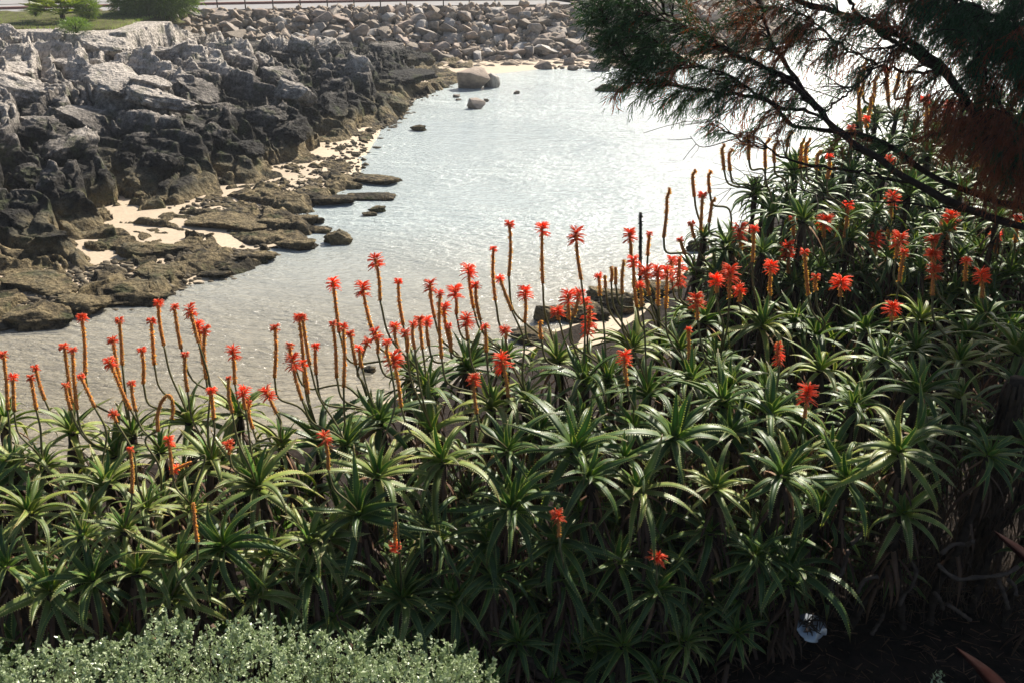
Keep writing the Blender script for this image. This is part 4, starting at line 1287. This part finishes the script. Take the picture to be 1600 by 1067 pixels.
# ------------------------------------------------------------------ conifer
def catmull_px(pts, depth, n=18):
    return spline([P(x, y, depth + dd) for x, y, dd in pts], n)
TB = np.array([5.6, 6.9, 2.3])
conifer = thing("conifer_tree", tuple(TB), "dark conifer with green and rust brown sprays reaching over the cove", "tree")
mb = MB()
trunk_pts = spline([TB * 0, np.array([-.1, .1, 1.6]), np.array([-.25, 0, 3.2]), np.array([-.2, .2, 4.6]), np.array([0, .2, 6.3])], 16)
tube(mb, trunk_pts, np.linspace(.24, .07, len(trunk_pts)) , 12)
link("trunk", mb.mesh("trunk", M['bark']), conifer)
LIMBS = [
    ([(1900, 430, .4), (1740, 385, .3), (1600, 355, 0), (1500, 322, 0), (1425, 283, -.1), (1350, 235, -.1), (1300, 195, 0), (1275, 165, 0), (1245, 125, .1), (1210, 75, .1), (1195, 30, .1), (1180, -30, .2)], 9.5, 3.2),
    ([(1800, 300, .4), (1640, 260, .2), (1560, 215, 0), (1515, 165, 0), (1480, 115, 0), (1420, 65, 0), (1350, 35, .1), (1270, 10, .1), (1200, -15, .2), (1150, -50, .2)], 12.5, 6),
    ([(1480, 118, 0), (1430, 85, 0), (1380, 55, .1), (1335, 15, .2), (1310, -40, .3)], 7, 3),
    ([(1700, 340, .3), (1560, 315, .2), (1450, 270, .15), (1380, 222, .1), (1300, 207, .1), (1240, 195, .1), (1200, 160, 0), (1150, 148, 0), (1080, 140, 0), (1020, 128, 0), (975, 118, .1)], 7, 2.2),
    ([(1278, 172, 0), (1220, 120, 0), (1150, 85, 0), (1080, 50, 0), (1010, 18, 0), (985, -10, 0)], 6, 2),
    ([(1283, 178, 0), (1320, 150, -.1), (1370, 105, -.1), (1400, 75, -.1), (1425, 60, -.1)], 2.6, 2.0),
    ([(1480, 115, 0), (1410, 112, .1), (1360, 95, .1), (1300, 60, .1), (1260, 25, .1), (1210, 15, .1)], 3.2, 1.4),
    ([(1420, 285, -.1), (1340, 268, -.05), (1260, 258, 0), (1200, 235, 0), (1150, 215, 0), (1105, 190, 0)], 3.6, 1.2),
    ([(1345, 235, -.1), (1280, 180, 0), (1210, 165, 0), (1140, 120, 0), (1080, 100, 0), (1040, 80, 0)], 4.5, 1.5),
    ([(1245, 125, .1), (1180, 100, .1), (1110, 70, .1), (1050, 30, .1), (1000, 5, .1), (960, -20, .1)], 5, 2),
    ([(1020, 128, 0), (975, 90, 0), (955, 50, 0), (940, 15, 0), (930, -25, 0)], 3.4, 1.6),
    ([(1600, 355, 0), (1500, 330, .2), (1400, 318, .2), (1300, 312, .2), (1240, 290, .2), (1170, 275, .2)], 2.4, .9),
    ([(1560, 215, 0), (1500, 205, 0), (1440, 215, .1), (1390, 235, .1), (1340, 255, .1)], 3, 1),
    ([(1850, 200, .3), (1700, 120, .1), (1620, 70, 0), (1560, 30, 0), (1500, 0, 0), (1420, -30, 0)], 8, 3),
    ([(1850, 120, .3), (1700, 40, .1), (1620, -40, 0), (1560, -100, 0)], 8, 3),
    ([(1620, 250, .1), (1590, 200, 0), (1560, 160, -.1), (1540, 110, -.1), (1530, 50, -.1)], 5, 2),
]
CD = 6.0
limb_pts = []
for pts, w0, w1 in LIMBS:
    c = catmull_px(pts, CD, 40)
    rs_ = np.random.RandomState(int(w0 * 10))
    c = c + rs_.normal(size=c.shape) * .006
    rad = np.linspace(w0 * .74, w1 * .62, len(c)) * CD / FPX * (1 + .12 * rs_.normal(size=len(c)))
    mb = MB(); tube(mb, c - TB, rad, 8)
    link("branch", mb.mesh("branch", M['bark']), conifer)
    limb_pts.append(c)
ALLP = np.concatenate(limb_pts)
# foliage masses: (cx, cy, rx, ry, twigs, share brown, flow angle in degrees in the image (180 = towards -x), droop)
CL = [
    (945, 25, 45, 45, 80, .0, 170, .1), (980, 75, 50, 40, 70, .02, 190, .25), (1010, 115, 40, 22, 26, .05, 190, .3), (1060, 45, 45, 30, 20, .05, 180, .3),
    (1040, 95, 50, 28, 26, .15, 190, .4), (1010, 150, 60, 18, 18, .05, 195, .45), (1075, 165, 50, 16, 16, .1, 200, .8), (960, 125, 25, 14, 8, .0, 190, .3),
    (1130, 110, 60, 35, 24, .35, 200, .6), (1150, 50, 50, 35, 16, .75, 200, .7), (1130, 150, 50, 24, 16, .3, 210, .9), (1200, 90, 50, 40, 18, .5, 200, .6),
    (1180, 170, 50, 24, 12, .4, 215, .9), (1120, 205, 30, 14, 6, .1, 200, .5), (1140, 215, 40, 14, 6, .3, 200, .4), (1100, 20, 60, 25, 16, .35, 190, .4), (1200, 20, 50, 25, 16, .4, 190, .4), (1290, 45, 50, 28, 14, .5, 200, .5),
    (1230, 60, 40, 30, 12, .5, 200, .6), (1310, 100, 40, 24, 9, .6, 215, .7), (1340, 25, 50, 25, 18, .4, 190, .5), (1400, 20, 60, 26, 30, .45, 200, .5), (1390, 90, 30, 22, 8, .8, 220, .7),
    (1460, 40, 60, 40, 80, .15, 210, .6), (1530, 50, 60, 50, 120, .05, 210, .6), (1590, 60, 40, 60, 85, .05, 215, .6), (1500, 100, 50, 40, 36, .2, 215, .7), (1560, 120, 50, 40, 60, .3, 215, .8),
    (1590, 180, 30, 50, 55, .6, 220, .9), (1545, 190, 40, 40, 55, .85, 220, 1.0), (1490, 190, 45, 35, 28, .8, 220, 1.0), (1450, 180, 30, 40, 8, .85, 225, 1.1), (1570, 240, 45, 25, 34, .85, 215, .9),
    (1500, 240, 40, 18, 7, .7, 215, .7), (1430, 130, 35, 25, 6, .8, 220, .9), (1400, 240, 50, 16, 7, .6, 205, .5), (1330, 230, 40, 16, 6, .5, 205, .5), (1200, 215, 40, 18, 8, .4, 205, .5), (1250, 175, 40, 20, 7, .5, 215, .8),
    (1330, 60, 30, 14, 5, .4, 200, .5), (1220, 130, 30, 20, 6, .4, 215, .8), (1340, 120, 50, 25, 10, .6, 215, .6), (1560, 285, 40, 16, 6, .5, 205, .4),
    (1555, 295, 55, 30, 34, .9, 215, 1.0), (1590, 250, 30, 50, 40, .9, 220, 1.1), (1500, 220, 40, 30, 22, .9, 220, 1.0), (1420, 160, 30, 30, 8, .8, 220, .8), (1280, 90, 40, 20, 8, .6, 215, .8),
    # the crown beyond the edge of the frame
    (1690, 60, 70, 90, 46, .1, 200, .5), (1700, 220, 70, 60, 40, .5, 205, .6), (1560, -70, 90, 60, 40, .1, 190, .4), (1400, -50, 90, 40, 26, .2, 190, .4), (1250, -50, 90, 40, 26, .1, 190, .4), (1080, -40, 90, 35, 26, .05, 185, .4), (960, -35, 50, 30, 20, .0, 180, .3)]
tw_core = MB()
G_s, G_d, G_l, B_s, B_d, B_l = [], [], [], [], [], []
rs = np.random.RandomState(33)
GR_S, GR_D, BR_S, BR_D = [], [], [], []
def twig(start, end, droop, brown, dens=1.0):
    L = np.linalg.norm(end - start)
    mid = (start + end) / 2 + np.array([0, 0, .10 * L]) + rs.normal(size=3) * .05 * L
    c = spline([start, mid, end + np.array([0, 0, -droop * .10 * L])], 12)
    tube(tw_core, c - TB, np.linspace(.0045, .0013, len(c)), 3, False)
    tan = np.gradient(c, axis=0); tan /= np.linalg.norm(tan, axis=1)[:, None] + 1e-9
    # side shoots, each bearing thin scaly leaf shoots
    ns = int(9 + L * 22 * dens)
    for k in range(ns):
        t = 1 - rs.uniform(0, .72) ** 1.0; i = min(len(c) - 2, int(t * (len(c) - 1)))
        sd = np.cross(tan[i], rs.normal(size=3)); sd /= np.linalg.norm(sd) + 1e-9
        dr = tan[i] * rs.uniform(.7, 1.3) + sd * rs.uniform(.3, .9); dr[2] -= droop * .35
        dr /= np.linalg.norm(dr)
        ln = rs.uniform(.05, .13)
        m = 7
        q = c[i] + dr * (ln * np.linspace(0, .9, m))[:, None]
        q[:, 2] -= droop * .25 * ln * np.linspace(0, 1, m) ** 2
        dd = dr + rs.normal(size=(m, 3)) * .38
        dd[:, 2] -= droop * .3
        if brown: BR_S.append(q); BR_D.append(dd)
        else: GR_S.append(q); GR_D.append(dd)
for (cx, cy, rx, ry, nt, br, fa, dr) in CL:
    for k in range(int(nt * 1.0)):
        a, r = rs.uniform(0, 6.28), math.sqrt(rs.uniform(0, 1))
        ex, ey = cx + rx * r * math.cos(a), cy + ry * r * math.sin(a)
        dep = CD + rs.uniform(-.28, .28)
        end = P(ex, ey, dep)
        fl_ = math.radians(fa + rs.uniform(-25, 25))
        Lt = rs.uniform(35, 70)
        want = P(ex - math.cos(fl_) * Lt, ey + math.sin(fl_) * Lt, CD + rs.uniform(-.05, .05))
        j = np.argmin(((ALLP - want) ** 2).sum(1)); st_ = ALLP[j]
        if np.linalg.norm(st_ - want) > .35: st_ = want * .6 + st_ * .4
        twig(st_, end, dr, rs.rand() < br)
# bare dead twigs
for k in range(130):
    j = rs.randint(len(ALLP)); s0 = ALLP[j]
    x, y, _ = to_px(s0)
    if not (1080 < x < 1650): continue
    fa = math.radians(rs.uniform(150, 260)); Lt = rs.uniform(40, 130)
    e0 = P(x + math.cos(fa) * Lt, y - math.sin(fa) * Lt * .8, CD + rs.uniform(-.3, .3))
    c = spline([s0, (s0 + e0) / 2 + rs.normal(size=3) * .05, e0], 10)
    tube(tw_core, c - TB, np.linspace(.0042, .0012, len(c)), 3, False)
    for q in range(3):
        i = rs.randint(2, len(c) - 1); e1 = c[i] + (c[-1] - c[0]) * .3 + rs.normal(size=3) * .08
        tube(tw_core, np.array([c[i], (c[i] + e1) / 2 + rs.normal(size=3) * .01, e1]) - TB, [.002, .0016, .001], 3, False)
link("twig_mass", tw_core.mesh("twig_mass", M['bark']), conifer, kind="stuff")
for S_, D_, mt, nm in ((GR_S, GR_D, M['cgreen'], "green_foliage"), (BR_S, BR_D, M['cbrown'], "dead_brown_foliage")):
    S_, D_ = np.concatenate(S_), np.concatenate(D_)
    n = len(S_)
    V, F, U = ribbons(S_ - TB, D_, rs.uniform(.018, .042, n), np.full(n, .0052), 3, 0.2, 1)
    link(nm, raw_mesh(nm, V, F, mt, False, U), conifer, kind="stuff")
    print(nm, n)
# outer crown round the trunk, outside the frame: it shades the bank as in the photograph
n = 34000
cc = np.array([[4.2, 8.0, 7.9], [5.3, 7.4, 7.6], [5.0, 8.2, 6.9], [6.6, 7.6, 7.0], [3.4, 7.6, 8.3], [5.4, 7.2, 5.8], [6.6, 7.0, 5.4], [4.4, 6.9, 8.8], [5.7, 10.2, 7.7], [6.0, 9.2, 6.6]])
which = rs.randint(len(cc), size=n)
u = rs.normal(size=(n, 3)); u /= np.linalg.norm(u, axis=1)[:, None]
S_ = cc[which] + u * (rs.uniform(.2, 1, n) ** .5)[:, None] * np.array([1.0, .95, .75])
# keep out of the picture itself
vv = S_ - np.array([0, 0, CAM_Z]); dz = vv @ FWD; qx = 800 + FPX * (vv @ RGT) / dz; qy = 533 - FPX * (vv @ UPV) / dz
S_ = S_[(qx > 1640) | (qy < -40)]
n = len(S_)
dd = rs.normal(size=(n, 3)); dd[:, 2] -= .4
V, F, U = ribbons(S_ - TB, dd, rs.uniform(.10, .24, n), np.full(n, .045), 3, 0.3, 1)
link("outer_foliage", raw_mesh("outer_foliage", V, F, M['cgreen'], False, U), conifer, kind="stuff")

# ------------------------------------------------------------------ silver hedge
hedge = thing("silver_hedge", (-1.1, 2.2, 3.5), "clipped silvery green hedge along the bottom edge of the view", "hedge")
HB = np.array([-1.1, 2.2, 3.5])
rs = np.random.RandomState(8)
top_edge = [(-60, 1020), (20, 1012), (60, 1008), (160, 1002), (230, 980), (260, 968), (300, 982), (350, 985), (380, 970), (430, 978), (480, 990), (560, 990), (620, 994), (680, 1000), (720, 1010), (745, 1025), (770, 1030), (790, 1068)]
ex = np.array([t[0] for t in top_edge]); ey = np.array([t[1] for t in top_edge]) + 14.0
n = 30000
qx = rs.uniform(-90, 785, n); tt = rs.uniform(0, 1, n)
# surface: top sheet going back toward the viewer at roughly one height, front face falling down
S_ = np.zeros((n, 3)); nrm = np.zeros((n, 3))
Yb = 2.62
for i in range(n):
    e = np.interp(qx[i], ex, ey)
    pe = PY(qx[i], e, Yb)
    if tt[i] < .72:
        y = Yb - (tt[i] / .72) * 1.25
        S_[i] = (pe[0], y, pe[2] + 0.02 * (Yb - y))
        nrm[i] = (0, .15, 1)
    else:
        d = (tt[i] - .72) / .28
        S_[i] = (pe[0], Yb + .05 * math.sin(d * 3), pe[2] - d * .8)
        nrm[i] = (0, 1, .35)
lump = fbm(S_ * np.array([5, 5, 2.0]), 3, 4)
S_[:, 2] += 0.05 * lump + 0.03 * fbm(S_ * 14, 2, 14) - np.abs(rs.normal(0, .035, n))
S_[:, 1] += rs.normal(0, .03, n); S_[:, 0] += rs.normal(0, .02, n)
# round off the far end of the hedge
xr = S_[:, 0] - (-.12)
S_[:, 2] -= np.where(xr > 0, (xr / .18) ** 2 * .15, 0)
# short leafy shoots in clumps; little oval leaves folded along the midrib
keep_ = np.where(fbm(S_ * np.array([9, 9, 5.0]) + 3, 3, 24) + rs.uniform(-.35, .35, n) > -.30)[0][:8500]
sb = S_[keep_]; sdn = nrm[keep_] * .8 + rs.normal(size=(len(keep_), 3)) * .45; sdn /= np.linalg.norm(sdn, axis=1)[:, None]
m_l = 13
slen = rs.uniform(.015, .060, len(keep_))
tl = np.tile(np.linspace(0.05, 1, m_l), (len(keep_), 1))
pts_ = sb[:, None] + sdn[:, None] * (tl * slen[:, None])[:, :, None]
S_core = S_
S_ = pts_.reshape(-1, 3); n = len(S_)
ax = np.repeat(sdn, m_l, 0) * (.25 + 1.0 * tl.reshape(-1, 1) ** 2) + rs.normal(size=(n, 3)) * .62
ax /= np.linalg.norm(ax, axis=1)[:, None]
sd = np.cross(ax, rs.normal(size=(n, 3))); sd /= np.linalg.norm(sd, axis=1)[:, None]
up = np.cross(ax, sd)
Ln = rs.uniform(.007, .017, n)[:, None]; Wn = Ln * .36
V = np.stack([S_, S_ + ax * Ln * .45 + sd * Wn + up * Wn * .5, S_ + ax * Ln, S_ + ax * Ln * .45 - sd * Wn + up * Wn * .5, S_ + ax * Ln * .5], 1).reshape(-1, 3) - HB
b = np.arange(n)[:, None] * 5
F = np.concatenate([b + np.array([[0, 1, 4]]), b + np.array([[1, 2, 4]]), b + np.array([[2, 3, 4]]), b + np.array([[3, 0, 4]])])
U = np.tile(np.array([[.5, 0], [.3, .5], [.5, 1], [.7, .5], [.5, .5]]), (n, 1))
link("foliage", raw_mesh("foliage", V, F, M['hedge'], False, U), hedge, kind="stuff")
mb = MB()
for k in range(420):
    i = rs.randint(n); p = S_[i]
    q = p + np.array([rs.normal(0, .03), rs.normal(0, .03), -.16])
    tip_ = p + np.array([rs.normal(0, .015), rs.normal(0, .015), .02])
    tube(mb, np.array([q, (p + q) / 2 + rs.normal(size=3) * .01, tip_]) - HB, [.003, .002, .001], 3, False)
link("twig_mass", mb.mesh("twig_mass", M['twig']), hedge, kind="stuff")
# longer shoots that stick out of the clipped surface
shoots = [(255, 968, 26), (380, 968, 22), (165, 998, 14), (425, 985, 14), (568, 985, 18), (610, 982, 20), (655, 992, 14), (742, 1018, 26), (772, 1030, 28), (300, 980, 12), (500, 988, 12), (30, 1010, 14), (700, 1005, 14), (200, 990, 10)]
hl, hd = [], []
for sxp, syp, hpx in shoots:
    e = PY(sxp, syp, Yb); q0 = PY(sxp - 8, syp + hpx + 10, Yb)
    c = np.linspace(q0, e, 12)
    for k in range(46):
        t = rs.uniform(.2, 1); p = q0 * (1 - t) + e * t
        hl.append(p); dd_ = (e - q0) / np.linalg.norm(e - q0) * .7 + rs.normal(size=3) * .6; hd.append(dd_ / np.linalg.norm(dd_))
hl, hd = np.array(hl), np.array(hd); n2 = len(hl)
sd = np.cross(hd, rs.normal(size=(n2, 3))); sd /= np.linalg.norm(sd, axis=1)[:, None]; up = np.cross(hd, sd)
Ln = rs.uniform(.012, .02, n2)[:, None]; Wn = Ln * .36
V = np.stack([hl, hl + hd * Ln * .45 + sd * Wn, hl + hd * Ln, hl + hd * Ln * .45 - sd * Wn, hl + hd * Ln * .5 - up * Wn * .3], 1).reshape(-1, 3) - HB
b = np.arange(n2)[:, None] * 5
F = np.concatenate([b + np.array([[0, 1, 4]]), b + np.array([[1, 2, 4]]), b + np.array([[2, 3, 4]]), b + np.array([[3, 0, 4]])])
link("shoot_foliage", raw_mesh("shoot_foliage", V, F, M['hedge'], False, np.tile(np.array([[.5, 0], [.3, .5], [.5, 1], [.7, .5], [.5, .5]]), (n2, 1))), hedge, kind="stuff")

# ------------------------------------------------------------------ small things in the dark bed
def bare(px, py, z=None):
    q = Pz(px, py, 2.62); return q
# pale round puddle-like disc (an old mirror) lying in the litter
mm, nt, nd, lk, b_ = newmat("old_mirror_glass")
b_.inputs["Base Color"].default_value = (.30, .33, .37, 1); b_.inputs["Metallic"].default_value = .35; b_.inputs["Roughness"].default_value = .2  # pale bluish base colour stands in for reflected sky
M['mirror'] = mm
p = Pz(1267, 980, 2.95)
mir = thing("round_mirror", tuple(p), "small round pale mirror lying in dark litter, crossed by twigs", "mirror")
mb = MB(); nn_ = 72
out_ = []
for k in range(nn_):
    a = 2 * math.pi * k / nn_; r = .098 * (1 - (.16 if abs(a - 5.4) < .35 else 0) - (.10 if abs(a - 3.7) < .4 else 0))
    out_.append((r * math.cos(a), r * math.sin(a), 0))
vs = out_ + [(x, y, -.006) for x, y, z in out_]
fs = [tuple(range(nn_)), tuple(range(2 * nn_ - 1, nn_ - 1, -1))] + [(k, nn_ + k, nn_ + (k + 1) % nn_, (k + 1) % nn_) for k in range(nn_)]
mb.add(vs, fs); g_ = link("glass", mb.mesh("glass", mm, False), mir)
mir.rotation_euler = (R(24), 0, 0)
mb = MB(); tube(mb, [(x * 1.02, y * 1.02, 0) for x, y, z in out_ + out_[:1]][:19], .004, 5, False); link("rim", mb.mesh("rim", M['stemdry']), mir)
tw = thing("fallen_twig", (p[0], p[1], p[2] + .035), "tangle of dark twigs lying across the round mirror", "twig")
for k in range(34):
    mb = MB()
    a = rs.uniform(0, 6.28); c0 = rs.uniform(-.07, .07, 2) - np.array([0, .02]); L = rs.uniform(.02, .07)
    q = [np.array([c0[0] + math.cos(a) * L * t, c0[1] + math.sin(a) * L * t + .006 * rs.normal(), .004 + .01 * rs.rand()]) for t in (-1, -.4, .2, 1)]
    tube(mb, q, [.003, .0045, .004, .002], 5); link("twig", mb.mesh("twig", M['stemdry']), tw)

# creeping roots and old stems at the foot of the thicket
roots = [[(1330, 850), (1345, 835), (1352, 825)], [(1290, 920), (1310, 905), (1320, 880), (1325, 860)], [(1340, 925), (1352, 905), (1372, 900)], [(1405, 945), (1415, 925), (1425, 915), (1432, 890), (1420, 870), (1425, 845)],
         [(1470, 865), (1490, 850), (1510, 850), (1520, 845)], [(1465, 880), (1480, 895), (1500, 905), (1520, 902), (1550, 900), (1575, 895), (1590, 885)], [(1460, 925), (1468, 935), (1473, 950)], [(1480, 943), (1498, 955), (1516, 968)],
         [(1575, 905), (1585, 915), (1588, 930)], [(1380, 960), (1372, 975), (1362, 990)], [(1300, 925), (1298, 915), (1310, 895)], [(1560, 905), (1570, 930), (1575, 950)], [(1240, 905), (1260, 880), (1280, 870)]]
rnames = ["pale looping root lowest of the bed", "short pale root stub", "curled root beside the round mirror", "forked creeping root", "knotted root under the hanging aloe", "long horizontal root crossing the bed edge",
          "snapped stem standing in the litter", "thin stem lying on the litter", "root tuft by the red blade", "broken stick on bare soil", "small twisted root above the mirror", "frayed root with hairs", "faint root in deep shade"]
for k, (pl, nm) in enumerate(zip(roots, rnames)):
    mb = MB()
    base = PY(pl[0][0], pl[0][1], 5.25 - .1 * (k % 3))
    c = spline([PY(x, y, 5.25 - .1 * (k % 3) + .04 * math.sin(x)) for x, y in pl], 12) - base
    tube(mb, c, .013 * (1 + .25 * np.sin(np.arange(len(c)) * 2.3)), 7)
    o = link("root", mb.mesh("root", M['rootc']), None, label=nm + ", at the foot of the thicket" if len(nm.split()) < 9 else nm, category="root", group="roots and stems at the thicket foot"); o.location = base
# hanging dry litter curtain between the trunks, uncountable
n = 9000
qx = rs.uniform(700, 1660, n); qy = rs.uniform(700, 990, n)
S_ = np.array([PY(a, b, 5.5 + .5 * c) for a, b, c in zip(qx, qy, rs.rand(n))])
S_ = S_[S_[:, 2] > 2.6]; n = len(S_)
dd = rs.normal(size=(n, 3)) * .35; dd[:, 2] -= 1
V, F, U = ribbons(S_, dd, rs.uniform(.06, .22, n), rs.uniform(.004, .014, n), 5, 0, 2)
link("dead_leaf_litter", raw_mesh("dead_leaf_litter", V, F, M['aloed'], False, U), kind="stuff")
n = 5000
S_ = np.stack([rs.uniform(-1, 5, n), rs.uniform(2.8, 6, n), np.full(n, 2.63)], 1)
V, F, U = ribbons(S_, rs.normal(size=(n, 3)) * np.array([1, 1, .1]), rs.uniform(.03, .12, n), rs.uniform(.004, .012, n), 6, 0, 1)
link("ground_litter", raw_mesh("ground_litter", V, F, M['aloed'], False, U), kind="stuff")

# old stump wrapped in dead leaves
base = PY(1545, 800, 5.9)
st = thing("dead_aloe_trunk", (base[0], base[1], 2.6), "thick dead trunk wrapped in dry brown leaves", "trunk")
topz = PY(1545, 590, 5.9)[2] - 2.6
mb = MB(); tube(mb, [(0, 0, 0), (.02, 0, topz * .5), (0, 0, topz)], [.05, .06, .05], 8); link("trunk_core", mb.mesh("trunk_core", M['stemdry']), st)
mb = MB()
for k in range(300):
    g = DRY[k % 4]; z = rs.uniform(.2, topz); a = rs.uniform(0, 6.28)
    m4 = Matrix.Translation((.06 * math.cos(a), .06 * math.sin(a), z)) @ Matrix.Rotation(a, 4, 'Z') @ Matrix.Rotation(.75, 4, 'Y') @ Matrix.Scale(rs.uniform(.5, .9), 4)
    mb.add(xf(g, m4), g.f, np.concatenate(g.uv))
link("dry_leaf_skirt", mb.mesh("dry_leaf_skirt", M['aloed']), st, kind="stuff")

# red blades darkened by painted shade, close to the viewer at the lower corner
for k, (a, b2, lab) in enumerate([((1552, 828), (1680, 960), "dark red blade leaf entering beside the root tuft"), ((1493, 1010), (1600, 1130), "dark red blade leaf rising from the bottom edge")]):
    tip_, bs_ = P(*a, 2.4), P(*b2, 2.1)
    c = spline([bs_, (bs_ + tip_) / 2 + np.array([0, 0, .02]), tip_], 10)
    mb = MB(); d_ = (tip_ - bs_) / np.linalg.norm(tip_ - bs_); s_ = np.cross(d_, FWD); s_ /= np.linalg.norm(s_)
    m = len(c); w_ = .030 * (1 - np.linspace(0, 1, m)) ** .7 + .001
    vs, fs, us = [], [], []
    for i in range(m):
        vs += [c[i] - s_ * w_[i], c[i] - FWD * .006, c[i] + s_ * w_[i], c[i] + FWD * .004]; us += [(.1, i / m), (.5, i / m), (.9, i / m), (.5, i / m)]
        if i: fs += [((i - 1) * 4 + j, (i - 1) * 4 + (j + 1) % 4, i * 4 + (j + 1) % 4, i * 4 + j) for j in range(4)]
    mb.add(np.array(vs) - bs_, fs, us)
    o = link("red_blade", mb.mesh("red_blade", M['redblade']), None, label=lab, category="leaf"); o.location = bs_
# tip of a silver shoot by the bottom edge
for (sx_, sy_, lab) in [(1466, 1052, "lone silvery shoot tip poking up in the dark bed")]:
    q0 = P(sx_, sy_ + 60, 3.4); e = P(sx_, sy_ - 4, 3.4)
    t_ = thing("silver_shoot", tuple(q0), lab, "plant")
    hl = np.array([q0 * (1 - u_) + e * u_ + rs.normal(size=3) * .012 for u_ in rs.uniform(.3, 1, 60)]) - q0
    V, F, U = ribbons(hl, rs.normal(size=(60, 3)) + np.array([0, 0, .6]), np.full(60, .018), np.full(60, .009), 2, 0, 2)
    link("foliage", raw_mesh("foliage", V, F, M['hedge'], False, U), t_, kind="stuff")
    mb = MB(); tube(mb, [(0, 0, 0), tuple(e - q0)], .002, 4); link("stem", mb.mesh("stem", M['twig']), t_)
print("objects", len(bpy.data.objects), "plants", len(ALOES), "wall", len(wall_items))

# ------------------------------------------------------------------ light sea haze
hm = bpy.data.materials.new("sea_haze"); hm.use_nodes = True
hn = hm.node_tree.nodes; hn.remove(hn["Principled BSDF"])
pv = hn.new("ShaderNodeVolumePrincipled"); pv.inputs["Color"].default_value = (.86, .92, 1, 1); pv.inputs["Density"].default_value = 0.0006; pv.inputs["Anisotropy"].default_value = 0.35
hm.node_tree.links.new(pv.outputs[0], hn["Material Output"].inputs["Volume"])
x0, x1, y0, y1, z0, z1 = -905, 905, -30, 1510, -3.0, 12.0
vs = [(x, y, z) for z in (z0, z1) for y in (y0, y1) for x in (x0, x1)]
link("haze", raw_mesh("haze", vs, [(0, 2, 3, 1), (4, 5, 7, 6), (0, 1, 5, 4), (2, 6, 7, 3), (0, 4, 6, 2), (1, 3, 7, 5)], hm, False), kind="stuff")
